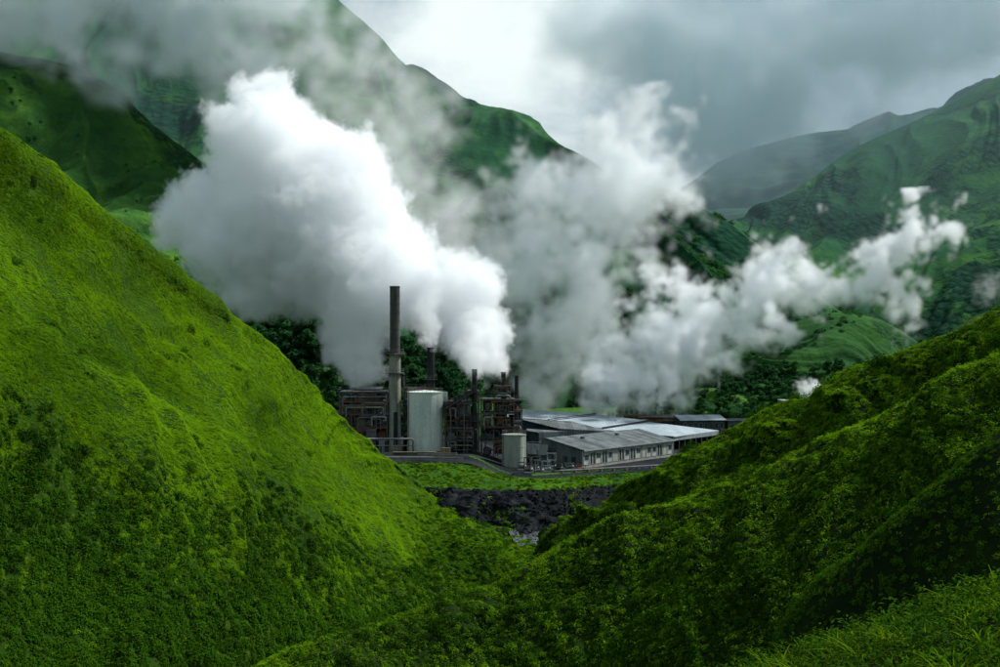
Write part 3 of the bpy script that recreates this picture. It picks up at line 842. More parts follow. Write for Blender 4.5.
def frame(name, x0, y0, z0, xs, ys, zs, label, cat='steel frame', mats=('steel', 'rust'), rz=0, decks=True, seed=1, fill=0.45, colw=0.32, rails=True, drop=None, clad=0.6):
    """open steel structure: columns, beams, decks, braces, rails, pipework and vessels"""
    rnd = random.Random(seed)
    t = empty(name, (x0, y0, z0), label, cat, None, rz)
    nx, ny, nz = len(xs), len(ys), len(zs)
    top = lambda i, j: zs[-1] if drop is None else zs[drop[i]]
    for i, x in enumerate(xs):
        for j, y in enumerate(ys):
            MB().box(x - colw / 2, x + colw / 2, y - colw / 2, y + colw / 2, -0.3, top(i, j)).build('column', WM[mats[0]], t)
    for k, z in enumerate(zs):
        nmax = nx if drop is None else sum(1 for i in range(nx) if drop[i] >= k)
        if nmax < 2: continue
        xr = xs[:nmax] if drop is None or drop[0] >= drop[-1] else xs[nx - nmax:]
        m = MB()
        for y in ys:
            m.box(xr[0] - 0.3, xr[-1] + 0.3, y - 0.11, y + 0.11, z - 0.42, z - 0.02)
        for x in xr:
            m.box(x - 0.1, x + 0.1, ys[0] - 0.3, ys[-1] + 0.3, z - 0.40, z - 0.04)
        m.build('floor_beams' if False else 'beam', WM[mats[1] if k % 2 == 1 else mats[0]], t)
        if decks:
            d = MB()
            for i in range(len(xr) - 1):
                for j in range(ny - 1):
                    if True:
                        d.box(xr[i] + 0.1, xr[i + 1] - 0.1, ys[j] + 0.1, ys[j + 1] - 0.1, z, z + 0.07)
            if d.v: d.build('deck', WM[mats[0]], t)
        if rails:
            r_ = MB()
            ya, yb, xa, xb = ys[0] - 0.25, ys[-1] + 0.25, xr[0] - 0.25, xr[-1] + 0.25
            for hh in (0.55, 1.05):
                for p, q in (((xa, ya), (xb, ya)), ((xb, ya), (xb, yb)), ((xa, ya), (xa, yb))):
                    r_.bar((*p, z + hh), (*q, z + hh), 0.06)
            n = int((xb - xa) / 1.3) + 1
            for q in range(n + 1):
                xx = xa + (xb - xa) * q / n
                r_.bar((xx, ya, z), (xx, ya, z + 1.05), 0.06)
            r_.build('handrail', WM['yellow' if rnd.random() < 0.12 else mats[0]], t)
    zz_ = [0] + list(zs)
    for k in range(nz):
        for i in range(nx - 1):
            if drop is not None and min(drop[i], drop[i + 1]) < k: continue
            if rnd.random() < 0.6:
                m = MB()
                a, c = (xs[i], xs[i + 1]) if rnd.random() < 0.5 else (xs[i + 1], xs[i])
                m.bar((a, ys[0] - 0.12, zz_[k] + 0.1), (c, ys[0] - 0.12, zz_[k + 1] - 0.4), 0.16)
                m.build('brace', WM[mats[0]], t)
            # things in the bay
            for j in range(ny - 1):
                if rnd.random() < fill:
                    cx, cy_ = (xs[i] + xs[i + 1]) / 2, (ys[j] + ys[j + 1]) / 2
                    w = (xs[i + 1] - xs[i]) * rnd.uniform(0.22, 0.38)
                    h = (zz_[k + 1] - zz_[k]) * rnd.uniform(0.5, 0.8)
                    mt = WM[rnd.choice(['steel', 'galv', 'rust', 'black', 'concrete', 'black', 'steel'])]
                    kind = rnd.random()
                    zb = zz_[k] + 0.1
                    if kind < 0.35:
                        MB().lathe([(w * .3, zb), (w, zb + w * .4), (w, zb + h - w * .3), (w * .5, zb + h), (w * .1, zb + h + .1)], cx, cy_, 20).build('vessel', mt, t, True)
                    elif kind < 0.6:
                        MB().tube([(xs[i] + .3, cy_, zb + w + .2), (xs[i] + .5, cy_, zb + w + .2), (xs[i + 1] - .5, cy_, zb + w + .2), (xs[i + 1] - .3, cy_, zb + w + .2)], w * 0.7, 16).build('drum', mt, t, True)
                    elif kind < 0.8:
                        MB().box(cx - w, cx + w, cy_ - w, cy_ + w, zb, zb + h).box(cx - w * .6, cx + w * .5, cy_ - w - .08, cy_ - w + .02, zb + h * .3, zb + h * .7).build('cabinet', mt, t)
                    else:
                        m = MB()
                        m.lathe([(w * 1.1, zb + h), (w * 1.1, zb + h * .55), (w * .2, zb + 0.1)][::-1], cx, cy_, 16)
                        m.build('hopper', mt, t, True)
    # cladding panels at the back of some bays
    for k in range(nz):
        for i in range(nx - 1):
            if drop is not None and min(drop[i], drop[i + 1]) < k: continue
            if rnd.random() < clad:
                MB().box(xs[i] + .2, xs[i + 1] - .2, ys[-1] + .18, ys[-1] + .26, zz_[k] + .1, zz_[k + 1] - .45).build('cladding_panel', WM[rnd.choice(['black', 'steel', 'black', 'wall_dark'])], t)
    # pipes
    for q in range(int(nx * nz * 2.4)):
        y = ys[0] - rnd.uniform(0.3, 0.7) if rnd.random() < 0.6 else rnd.uniform(ys[0], ys[-1])
        k = rnd.randrange(nz)
        z = zz_[k] + (zz_[k + 1] - zz_[k]) * rnd.uniform(0.45, 0.95)
        a, c = sorted((rnd.uniform(xs[0], xs[-1]), rnd.uniform(xs[0], xs[-1])))
        if drop is not None:
            lim = [xs[i] for i in range(nx) if drop[i] >= k]
            a, c = max(a, min(lim)), min(c, max(lim))
        if c - a < 1.5: continue
        z2 = max(0.3, z - rnd.uniform(1.5, 5))
        r = rnd.choice([0.1, 0.14, 0.2, 0.28])
        pts = [(a, y, z2), (a, y, z - .4), (a + .1, y, z - .1), (a + .4, y, z), (c - .4, y, z), (c - .1, y, z - .1), (c, y, z - .4), (c, y, max(0.2, z - rnd.uniform(1, 4)))]
        MB().tube(pts, r, 8).build('pipe', WM[rnd.choice(['steel', 'galv', 'rust', 'black', 'steel', 'concrete'])], t, True)
    return t


# left steelwork and boiler house beside the chimney
frame('pipe_rack', -46.0, 398, 0, [0, 3.4, 6.8, 10.2, 13.6], [0, 4.5, 9.0], [3.6, 7.2, 11.0, 14.6, 17.4], 'dark open steel frame left of the tall chimney, half hidden by the grassy hillside', seed=3, fill=0.5)
bl = empty('boiler_vessel', (-38.6, 405.5, 0), 'wide dark vessel with a white steel rim, steaming behind the left steel frame', 'vessel')
MB().lathe([(4.1, 0), (4.1, 17.6), (4.25, 17.7), (4.25, 18.1)], n=48).build('shell', WM['stack_dark'], bl, True)
MB().lathe([(4.26, 17.9), (4.45, 17.9), (4.45, 18.4), (4.0, 18.4), (4.0, 17.9)], n=48, cap=False).build('rim', WM['galv'], bl, True)
si = empty('silo', (-39.8, 401.4, 0), 'narrow beige silo inside the left steel frame', 'silo')
MB().lathe([(2.1, 0.0), (2.1, 15.6), (1.2, 16.6), (0.4, 16.9)], n=28).build('shell', WM['concrete'], si, True)
mb_ = MB(); ladder(mb_, 1.2, -1.95, 0.3, 15.8, 0, -1); mb_.build('ladder', WM['steel'], si)
for k, (xx, w, h, mt, lb) in enumerate([(-44.5, 2.0, 5.0, 'yellow', 'dull yellow equipment box at the foot of the left frame'), (-36.6, 2.6, 6.5, 'steel', 'dark cabin with a lit edge at the foot of the chimney'), (-33.6, 1.6, 4.2, 'galv', 'grey cabinet beside the chimney base')]):
    t = empty('equipment_cabin', (xx, 395.2, 0), lb, 'cabin')
    MB().box(-w / 2, w / 2, -1.0, 1.0, 0, h).build('body', WM[mt], t)
    MB().box(-w / 2 - .1, w / 2 + .1, -1.1, 1.1, h + .003, h + .18).build('roof', WM['steel'], t)
    MB().box(-w * .25, w * .2, -1.05, -1.0, 0.2, 2.3).build('door', WM['black'], t)
# pipe bridge in front of the left works
pb = empty('pipe_bridge', (-44, 391.5, 0), 'low pipe bridge on posts running in front of the chimney base', 'pipe bridge')
for k in range(6):
    MB().box(k * 3.6 - .15, k * 3.6 + .15, -.15, .15, -.3, 4.0).build('post', WM['concrete' if k % 2 else 'steel'], pb)
for yy, zz_, rr_ in ((-0.5, 4.25, .22), (0.1, 4.3, .28), (0.6, 4.2, .16), (-.1, 2.4, .14)):
    MB().tube([(-2, yy, zz_), (6, yy, zz_), (12, yy, zz_), (19.0, yy, zz_), (19.5, yy, zz_ - .3), (19.6, yy, .4)], rr_, 10).build('pipe', WM[random.choice(['galv', 'steel', 'concrete'])], pb, True)
# high pipework between chimney and tank
frame('pipe_rack', -28.0, 404.0, 0, [0, 2.6, 5.2, 8.6], [0, 3.6], [4.5, 9, 13.5, 18.2, 21.5], 'rust stained steel frame between the tall chimney and the pale tank', seed=8, fill=0.5, mats=('steel', 'rust'), drop=[4, 3, 3, 3])
# main steelwork right of the tank
frame('process_structure', -15.6, 396.5, 0, [0, 3.2, 6.2, 9.4], [0, 4.2, 8.4], [3.6, 7.2, 10.8, 14.6, 17.6], 'rusty steel process frame right of the pale tank, stepping up to the right', seed=11, fill=0.6, drop=[3, 3, 4, 4])
frame('process_structure', -5.4, 397.0, -1.2, [0, 3.6, 7.2, 10.6], [0, 4.0, 8.0], [4.6, 8.6, 12.6, 16.4], 'dense dark steel frame under the two slim stacks', seed=17, fill=0.75)
frame('steel_tower', -1.6, 398.0, 15.3, [0, 2.0, 4.6], [0, 2.8], [1.9, 3.7], 'small steel tower topping the dark frame between the slim stacks', seed=23, fill=0.5, colw=0.22)
frame('steel_tower', 4.0, 396.0, -2.5, [0, 2.2], [0, 3.0], [4.2, 8.2, 11.5, 14.6, 17.6], 'narrow steel tower at the right end of the steelwork', seed=29, fill=0.3, colw=0.24)
# inclined conveyor gallery
cvx = empty('conveyor', (-16.2, 394.6, 0), 'inclined conveyor gallery climbing to the right over the steelwork', 'conveyor')
m = MB()
for zoff in (0, 1.7):
    for yy in (-.7, .7):
        m.bar((0, yy, 12.3 + zoff), (9.0, yy, 17.6 + zoff), 0.18)
n = 9
for k in range(n + 1):
    x, z = 9.0 * k / n, 12.3 + 5.3 * k / n
    for yy in (-.7, .7):
        m.bar((x, yy, z), (x, yy, z + 1.7), 0.1)
        if k < n:
            m.bar((x, yy, z), (x + 1.0, yy, z + 1.7 + 5.3 / n), 0.08)
m.build('truss', WM['steel'], cvx)
MB().bar((0, 0, 12.55), (9.0, 0, 17.85), 0.5, 1.2).build('belt', WM['black'], cvx)
for x, z in ((2.2, 13.4), (6.0, 15.6)):
    MB().box(x - .15, x + .15, -.15, .15, 0, z).build('post', WM['steel'], cvx)

# ---- sheds on one grid: local x runs back along the long walls, local y to the left
RZ = math.atan2(.788, .616)


def gable_slab(prof, L, th=0.18, over=0.5):
    """thin roof following profile [(y,z)...] extruded over x"""
    m = MB()
    for (y0, z0), (y1, z1) in zip(prof[:-1], prof[1:]):
        i = len(m.v)
        for x in (-over, L + over):
            m.v += [(x, y0, z0), (x, y1, z1), (x, y1, z1 + th), (x, y0, z0 + th)]
        m.f += [(i, i + 1, i + 2, i + 3), (i + 7, i + 6, i + 5, i + 4), (i + 3, i + 2, i + 6, i + 7), (i, i + 4, i + 5, i + 1), (i + 1, i + 5, i + 6, i + 2), (i, i + 3, i + 7, i + 4)]
    return m


wa = empty('warehouse', (23, 385, -3), 'long grey roofed warehouse with beige panelled side wall, nearest of the sheds', 'warehouse', None, RZ)
LA, WA_ = 48.0, 14.4
# walls
MB().box(0, LA, 0, 0.3, -0.5, 4.55).build('wall', WM['beige'], wa)
g_ = MB(); g_.v = [(0, 0.302, -.5), (0, WA_, -.5), (0, WA_, 6.7), (0, 12.5, 7.2), (0, .302, 4.5), (.3, .302, -.5), (.3, WA_, -.5), (.3, WA_, 6.7), (.3, 12.5, 7.2), (.3, .302, 4.5)]
g_.f = [(4, 3, 2, 1, 0), (5, 6, 7, 8, 9), (0, 1, 6, 5), (1, 2, 7, 6), (2, 3, 8, 7), (3, 4, 9, 8), (4, 0, 5, 9)]
g_.build('gable_wall', WM['wall_grey'], wa)
MB().box(LA - .3, LA, .302, WA_, -.5, 4.4).build('end_wall', WM['wall_grey'], wa)
MB().box(.302, LA - .302, WA_ - .3, WA_, -.5, 6.6).build('back_wall', WM['wall_grey'], wa)
gable_slab([(-0.7, 4.5), (12.5, 7.35), (WA_ + .5, 6.9)], LA).build('roof', WM['roof_grey'], wa)
MB().box(-.5, LA + .5, -.86, -.72, 4.32, 4.68).build('gutter_step_shade', WM['galv'], wa)
rnd = random.Random(5)
nb = 16
for k in range(nb + 1):
    x = 0.2 + (LA - .4) * k / nb
    MB().box(x - .2, x + .2, -.14, 0.0, -.4, 4.4).build('pilaster', WM['beige' if k % 2 else 'concrete'], wa)
for k in range(nb):
    x0 = 0.2 + (LA - .4) * k / nb + .5
    w = (LA - .4) / nb - 1.0
    ty = [0, 1, 2, 1, 0, 3, 1, 0, 1, 2, 3, 0, 0, 1, 3, 0][k]
    if ty == 0:
        f_ = MB().box(x0, x0 + w, -.09, -.003, 1.7, 3.3).build('window', WM['beige'], wa)
        MB().box(x0 + .12, x0 + w - .12, -.11, -.09, 1.82, 3.18).build('pane', WM['glass'], f_)
    elif ty == 1:
        d_ = MB().box(x0, x0 + w, -.07, -.003, .05, 3.6).build('door', WM['black'], wa)
        MB().box(x0 + w * .42, x0 + w * .58, -.1, -.07, .2, 3.5).build('door_post', WM['beige'], d_)
    elif ty == 2:
        for q in (0, 1):
            f_ = MB().box(x0 + q * w * .55, x0 + q * w * .55 + w * .42, -.09, -.003, 2.0, 3.4).build('window', WM['concrete'], wa)
            MB().box(x0 + q * w * .55 + .07, x0 + q * w * .55 + w * .42 - .07, -.11, -.09, 2.07, 3.33).build('pane', WM['glass'], f_)
    else:
        MB().box(x0, x0 + w, -.06, -.003, .4, 4.0).build('wall_panel', WM['tank2'], wa)
for yy in (2.2, 5.2, 8.2, 10.8):
    f_ = MB().box(-.08, -.003, yy, yy + 1.7, 1.0, 2.8).build('window', WM['steel'], wa)
    MB().box(-.1, -.08, yy + .1, yy + 1.6, 1.1, 2.7).build('pane', WM['glass'], f_)
for xx in (12, 30):
    MB().box(xx, xx + 1.0, 8.2, 9.2, 6.5, 7.3).build('roof_vent', WM['roof_grey'], wa)


def poly_shed(name, corners, roof_z, base, label, roof_mat, wall_mat, steps=None, open_end=False):
    """shed on 4 plan corners with own height at each; returns the thing"""
    cx, cy_ = corners[0]
    t = empty(name, (cx, cy_, base), label, 'warehouse')
    loc = [(x - cx, y - cy_) for x, y in corners]
    m = MB()
    ov = 0.5
    cen = (sum(p[0] for p in loc) / 4, sum(p[1] for p in loc) / 4)
    out_ = [(p[0] + ov * np.sign(p[0] - cen[0]), p[1] + ov * np.sign(p[1] - cen[1])) for p in loc]
    lo = [(*p, z - base) for p, z in zip(out_, roof_z)]
    hi = [(*p, z - base + .2) for p, z in zip(out_, roof_z)]
    m.v = lo + hi
    m.f = [(0, 3, 2, 1), (4, 5, 6, 7)] + [(k, (k + 1) % 4, 4 + (k + 1) % 4, 4 + k) for k in range(4)]
    m.build('roof', roof_mat, t)
    for k in range(4):
        if open_end and k in open_end: continue
        a, c = loc[k], loc[(k + 1) % 4]
        za, zc = roof_z[k] - base - .05, roof_z[(k + 1) % 4] - base - .05
        d = Vector((c[0] - a[0], c[1] - a[1])); L = d.length; d.normalize(); n_ = Vector((-d.y, d.x)) * .15
        w = MB()
        w.v = [(a[0] + n_.x * s_, a[1] + n_.y * s_, z) for s_ in (0, 2) for z in (-.5, za)] + [(c[0] + n_.x * s_, c[1] + n_.y * s_, z) for s_ in (0, 2) for z in (-.5, zc)]
        w.f = [(0, 1, 5, 4), (2, 6, 7, 3), (1, 3, 7, 5), (0, 4, 6, 2), (0, 2, 3, 1), (4, 5, 7, 6)]
        w.build('wall', wall_mat, t)
    return t, loc


U = np.array([.616, .788]); V_ = np.array([-.788, .616])
N1 = np.array([55.0, 440.0])
LB = 28.4
secs = [(0, 27, 1.2, 2.3, 1.5, 3.3, 'pale roofed open shed at the right end of the row of white roofs'),
        (27, 49, 2.75, 4.2, 3.7, 5.0, 'middle shed of the stepped row of white roofs'),
        (49, 86, 4.6, 5.0, 5.35, 5.9, 'white roofed shed at the left end of the stepped row behind the steelwork')]
for k, (t0, t1, zn0, zn1, zf0, zf1, lb) in enumerate(secs):
    c = [N1 + V_ * (t0 + .05), N1 + V_ * (t0 + .05) + U * LB, N1 + V_ * (t1 - .05) + U * LB, N1 + V_ * (t1 - .05)]
    t, loc = poly_shed('warehouse', [tuple(p) for p in c], [zn0, zf0, zf1, zn1], -3, lb, WM['roof_white'], WM['wall_dark'], open_end=(0,) if k == 0 else None)
    # black strip added along the step between roofs for its shaded face
    if k:
        a, b2 = loc[0], loc[1]
        MB().bar((a[0], a[1], zn0 + 3 + .28), (b2[0], b2[1], zf0 + 3 + .28), 0.5, 0.3).build('gutter_step_shade', WM['black'], t)
    else:
        for q in range(9):
            p = (loc[0][0] + (loc[1][0] - loc[0][0]) * q / 8, loc[0][1] + (loc[1][1] - loc[0][1]) * q / 8)
            MB().box(p[0] - .15, p[0] + .15, p[1] - .15, p[1] + .15, -.3, 4.2).build('post', WM['galv'], t)
        a, b2 = loc[0], loc[1]
        MB().bar((a[0] + .3, a[1] - .2, 3.7), (b2[0] + .3, b2[1] - .2, 3.9), 0.12, 1.3).build('fascia', WM['galv'], t)
# grey roofed shed in between and dark block left of the nearest warehouse
poly_shed('warehouse', [(18.4, 425), (34.4, 438), (22.5, 452), (6.8, 434)], [4.8, 2.9, 5.3, 7.1], -3, 'grey roofed shed with a dark gable between the nearest warehouse and the white roofs', WM['roof_grey'], WM['wall_dark'])
blk, loc = poly_shed('office_block', [(8.2, 401), (11.2, 399.5), (19, 414), (8.5, 420)], [5.8, 5.5, 4.6, 5.0], -3, 'dark flat roofed block wedged between the small tank and the nearest warehouse', WM['roof_grey'], WM['wall_dark'])
for zz_ in (1.6, 3.6, 5.8):
    MB().bar((-1.2, -.6, zz_), (3.4, -2.6, zz_), .1, .3).build('ledge', WM['galv'], blk)
for q in range(5):
    MB().box(-.5 + q * .72, -.1 + q * .72, -.35 - q * .36, -.25 - q * .36, 4.1, 5.3).build('window', WM['glass'], blk)
# lean-to porch on posts in front of that block
por = empty('canopy_shelter', (9.5, 394, -3), 'thin roofed pipe shelter beside the small grey tank', 'shelter')
MB().bar((-2.2, 0, 4.4), (4.0, -3.0, 4.2), .15, 3.0).build('roof', WM['galv'], por)
for x, y in ((-2, -.6), (1, -2.0), (3.8, -3.6), (-1, 1.0), (3.9, -1.2)):
    MB().box(x - .12, x + .12, y - .12, y + .12, -.3, 4.2).build('post', WM['steel'], por)

# building behind on the right with a window band
we = empty('workshop', (62.5, 479, -3), 'low workshop with a window band and pale roof behind the white sheds', 'workshop', None, R(8))
MB().box(0, 15.5, 0, 14, -.5, 7.0).build('wall', WM['wall_dark'], we)
gable_slab([(-.6, 6.9), (7, 8.3), (14.6, 6.9)], 15.5).build('roof', WM['roof_white'], we)
for k in range(8):
    f_ = MB().box(.8 + k * 1.85, 2.1 + k * 1.85, -.08, -.003, 4.2, 6.2).build('window', WM['galv'], we)
    MB().box(.9 + k * 1.85, 2.0 + k * 1.85, -.1, -.08, 4.3, 6.1).build('pane', WM['glass'], f_)
wf = empty('workshop', (79, 481, -3), 'low dark grey annex to the right of the window band workshop', 'workshop', None, R(4))
MB().box(0, 15, 0, 12, -.5, 6.6).build('wall', WM['wall_grey'], wf)
MB().box(-.4, 15.4, -.4, 12.4, 6.603, 6.85).build('roof', WM['roof_grey'], wf)
for k in range(4):
    MB().box(1.2 + k * 3.4, 2.8 + k * 3.4, -.08, -.003, 3.4, 5.4).build('window', WM['glass'], wf)
gt_ = empty('pipe_bridge', (73.5, 462, -3), 'ochre painted pipe bridge beside the open shed', 'pipe bridge', None, R(8))
for z in (2.2, 4.6):
    MB().box(0, 16, -.2, .2, z, z + .5).build('beam', WM['rust'], gt_)
for k in range(6):
    MB().box(k * 3.1, k * 3.1 + .3, -.19, .19, -.3, 5.4).build('post', WM['galv'], gt_)
fb = empty('control_building', (114, 560, -3), 'plain grey concrete box building on the far right below the forest', 'building')
MB().box(0, 14, 0, 10, -2, 9.6).build('wall', WM['concrete'], fb)
MB().box(-.2, 14.2, -.2, 10.2, 9.603, 10.0).build('parapet', WM['tank2'], fb)
for k in range(3):
    MB().box(1.5 + k * 4, 3.2 + k * 4, -.06, -.003, 5.8, 7.6).build('window', WM['glass'], fb)

# row of steaming plant behind the white roofs
units = [(40.5, 496, 5.5, 6.5, 'steel'), (46.5, 497, 4.5, 8.0, 'galv'), (51.5, 496, 4.0, 7.2, 'black'), (56.5, 494, 4.5, 8.4, 'steel'), (61.5, 493, 4.0, 6.4, 'galv')]
ulab = ['leftmost of the steaming plant units behind the white roofs', 'pale steaming plant unit second in the row behind the roofs', 'black plant unit in the middle of the row behind the roofs', 'taller dark plant unit next to the thin steam jet', 'short pale plant unit at the right end of the row']
for (x, y, w, h, mt), lb in zip(units, ulab):
    t = empty('process_unit', (x, y, -3), lb, 'plant unit', 'process units behind the white roofs')
    MB().box(-w / 2, w / 2, -2, 2, -.3, h * .8).build('housing', WM[mt], t)
    for q in (-1, 1):
        MB().lathe([(.42, h * .8), (.42, h * 1.25), (.5, h * 1.25), (.5, h * 1.3)], q * w * .28, -.3, 14).build('vent_pipe', WM['galv' if q > 0 else 'steel'], t, True)
    MB().tube([(-w / 2 + .3, -2.3, 1), (-w / 2 + .3, -2.3, h * .7), (-w / 2 + .7, -2.3, h * .78), (w / 2 - .3, -2.3, h * .78), (w / 2 - .1, -2.3, h * .5)], .2, 8).build('pipe', WM['galv'], t, True)
    r_ = MB()
    for hh in (.5, 1.0):
        r_.bar((-w / 2, -2, h * .8 + hh), (w / 2, -2, h * .8 + hh), .07)
    for q in range(5):
        r_.bar((-w / 2 + w * q / 4, -2, h * .8), (-w / 2 + w * q / 4, -2, h * .8 + 1), .07)
    r_.build('handrail', WM['steel'], t)
frame('pipe_rack', 44, 489, -3, [0, 4, 8, 12, 16, 20, 24], [0, 3], [4.5, 8.2], 'long low pipe frame running behind the white roofs', seed=41, fill=0.5)

# yard clutter in front of the nearest warehouse
rnd = random.Random(9)
skid_spots = [(9.3, 372, 'steel', 3.2, 'dark pump skid with an upright frame at the yard edge'), (12.3, 370.5, 'galv', 3.0, 'pale framed pump skid at the yard edge'), (15.8, 372.5, 'black', 2.4, 'low black pump skid near the warehouse corner'), (6.0, 376.0, 'steel', 2.2, 'small pump skid beside the small grey tank'), (18.8, 375.5, 'steel', 2.0, 'small pump skid right of the low black one'), (7.6, 368.0, 'black', 4.2, 'tall dark pump skid, leftmost in front at the yard edge'), (10.4, 365.8, 'steel', 3.6, 'dark pump skid nearest the grass bank'), (14.0, 376.5, 'galv', 4.6, 'tallest pump skid, close to the dark gable wall'), (21.6, 371.5, 'rust', 1.8, 'rusty low pump skid at the right end of the row')]
for x, y, mt, h, lb in skid_spots:
    t = empty('pump_skid', (x, y, -3), lb, 'pump skid', 'pump skids along the yard edge')
    MB().box(-1.3, 1.3, -.8, .8, 0, .25).build('base', WM['concrete'], t)
    MB().tube([(-1, 0, .8), (-.9, 0, .8), (.3, 0, .8), (.4, 0, .8)], .45, 14).build('motor', WM[mt], t, True)
    MB().lathe([(.3, .25), (.5, .5), (.5, 1.1), (.2, 1.4)], .85, 0, 14).build('pump', WM['galv'], t, True)
    f_ = MB()
    for px2 in (-1.2, 1.2):
        for py2 in (-.7, .7):
            f_.box(px2 - .07, px2 + .07, py2 - .07, py2 + .07, .25, h)
    for z in (h * .6, h):
        f_.box(-1.27, 1.27, -.77, -.63, z - .12, z).box(-1.27, 1.27, .63, .77, z - .12, z)
        f_.box(-1.27, -1.13, -.63, .63, z - .12, z).box(1.13, 1.27, -.63, .63, z - .12, z)
    f_.build('frame', WM[mt], t)
    MB().tube([(.85, 0, 1.3), (.85, 0, h - .5), (.6, 0, h - .2), (-1.1, 0, h - .15), (-1.1, -.4, .3)], .11, 8).build('pipe', WM['galv'], t, True)
# low retaining wall along the yard
rw = empty('retaining_wall', (22.5, 380.5, -3), 'long low dark wall along the foot of the nearest warehouse', 'wall', None, RZ)
MB().box(0, 50, 0, .35, -.6, .75).build('wall', WM['concrete'], rw)
MB().box(-.05, 50.05, -.06, .41, .753, .85).build('coping', WM['steel'], rw)
pr = empty('pipeline', (16, 366.5, -3), 'pair of dark pipes on low supports crossing the yard edge', 'pipeline', None, R(28))
for yy in (0, .7):
    MB().tube([(0, yy, .75), (10, yy, .75), (24, yy, .8), (34, yy, .8)], .2, 8).build('pipe', WM['steel'], pr, True)
for k in range(9):
    MB().box(.5 + k * 4, .8 + k * 4, -.3, 1.0, -.3, .54).build('support', WM['concrete'], pr)
# crates and slabs at the tank foot
for x, y, z, w, h, lb in [(-15.2, 391.5, 0, 2.2, 1.7, 'larger tan crate beside the foot of the pale tank'), (-17.2, 391.0, 0, 1.2, 1.0, 'smaller tan crate left of the larger one by the pale tank')]:
    t = empty('crate', (x, y, z), lb, 'crate', 'tan crates by the tank')
    MB().box(-w / 2, w / 2, -w / 3, w / 3, .1, h).build('box', WM['yellow'], t)
    MB().box(-w / 2 - .05, w / 2 + .05, -w / 3 - .05, w / 3 + .05, h + .003, h + .1).build('lid', WM['wood'], t)
    for q in (-1, 0, 1):
        MB().box(q * w * .4 - .08, q * w * .4 + .08, -w / 3 - .045, -w / 3 - .003, .1, h - .05).build('batten', WM['wood'], t)
for x, y, w, lb in [(-26.5, 388.5, 3.4, 'low timber platform in front of the pale tank'), (-20.8, 389.0, 2.6, 'low timber platform right of the other, before the tank'), ]:
    t = empty('platform', (x, y, 0), lb, 'platform', 'timber platforms by the tank')
    MB().box(-w, w, -.9, .9, .75, .9).build('top', WM['wood'], t)
    for q in (-1, 0, 1):
        MB().box(q * (w - .2) - .1, q * (w - .2) + .1, -.7, .7, -.1, .75).build('leg', WM['steel'], t)
# grassed berm and low walls across the yard front
for (x0, y0), (x1, y1), lb in (((-8, 384), (3.5, 364), 'narrow grass berm running diagonally down the yard'), ((8, 362.2), (36, 378.4), 'thin grass verge between the yard and the low wall')):
    d = Vector((x1 - x0, y1 - y0)).normalized(); nrm_ = Vector((-d.y, d.x))
    Gm = np.zeros((9, 80, 3))
    for a_ in range(9):
        for b_ in range(80):
            t_ = b_ / 79; w_ = (a_ - 4) / 4
            xx = x0 + (x1 - x0) * t_ + nrm_.x * w_ * .9; yy = y0 + (y1 - y0) * t_ + nrm_.y * w_ * 1.1
            Gm[a_, b_] = (xx, yy, float(zg(xx)) + .05 + .2 * (1 - w_ * w_) + .1 * math.sin(b_ * .7 + a_) - .3 * abs(w_) ** 3)
    tag(grid_mesh('grass_verge', Gm, [M['bank_grass']]), lb, 'verge', None, 'structure')
for (x0, y0, x1, y1, lb) in ((-40, 389.6, -12, 387.6, 'low dark kerb wall along the foot of the tank and chimney'), (-34, 374.6, -10, 374.0, 'low dark wall along the edge of the yard road')):
    kw = empty('kerb_wall', (x0, y0, 0), lb, 'wall')
    MB().bar((0, 0, .1), (x1 - x0, y1 - y0, .1 + float(zg(x1))), .35, 1.1).build('wall', WM['concrete'], kw)
    MB().bar((0, 0, .69), (x1 - x0, y1 - y0, .69 + float(zg(x1))), .45, .08).build('coping', WM['steel'], kw)
# kerb rail along the yard road
yr = empty('barrier', (-38, 372.5, 0), 'long low grey barrier along the yard road above the grass bank', 'barrier')
MB().tube([(0, 0, .7), (10, .1, .7), (22, 0, .7), (27, -1.2, .7)], .14, 8).build('rail', WM['steel'], yr, True)
for k in range(11):
    MB().box(k * 2.3 + .4, k * 2.3 + .55, -.1, .1, -.2, .6).build('post', WM['steel'], yr)
# concrete slab road
sl = [[(-45, 385, .05), (-20, 384.5, .05), (-8, 381, -.55)], [(-45, 379, .05), (-20, 378.5, .05), (-8, 375.5, -.6)]]
tag(grid_mesh('road', flat_net(sl, 60, 12, 0.0, 5, 1), [WM['road']]), 'pale strip of concrete road across the yard', 'road', None, 'structure')

# ------------------------------------------------------------------ vegetation
def leaf_cluster(name, n, rx, rz, size, mat, seed, kind='leaf', up=0.3, flat=0.5):
    """many small leaf faces through a dome volume"""
    rng = np.random.default_rng(seed)
    V, Q = [], []
    for i in range(n):
        d = rng.standard_normal(3); d /= np.linalg.norm(d); d[2] = abs(d[2])
        rr = rng.uniform(0.45, 1.0) ** 0.6
        c = d * np.array([rx, rx, rz]) * rr * (1 + 0.25 * math.sin(5 * math.atan2(d[1], d[0]) + seed))
        nrm = d * (1 - flat) + rng.standard_normal(3) * 0.45 + np.array([0, 0, up]); nrm /= np.linalg.norm(nrm)
        t = np.cross(nrm, rng.standard_normal(3)); t /= np.linalg.norm(t); b2 = np.cross(nrm, t)
        L = size * rng.uniform(0.6, 1.3); w = L * (0.42 if kind == 'leaf' else 0.16)
        k = len(V)
        V += [c - t * L * .5, c + b2 * w * .5 - t * .05 * L, c + t * L * .5 + nrm * -.12 * L, c - b2 * w * .5 - t * .05 * L]
        Q.append((k, k + 1, k + 2, k + 3))
    me = quads_mesh(name, V, Q)
    me.materials.append(mat)
    return bpy.data.objects.new(name, me)


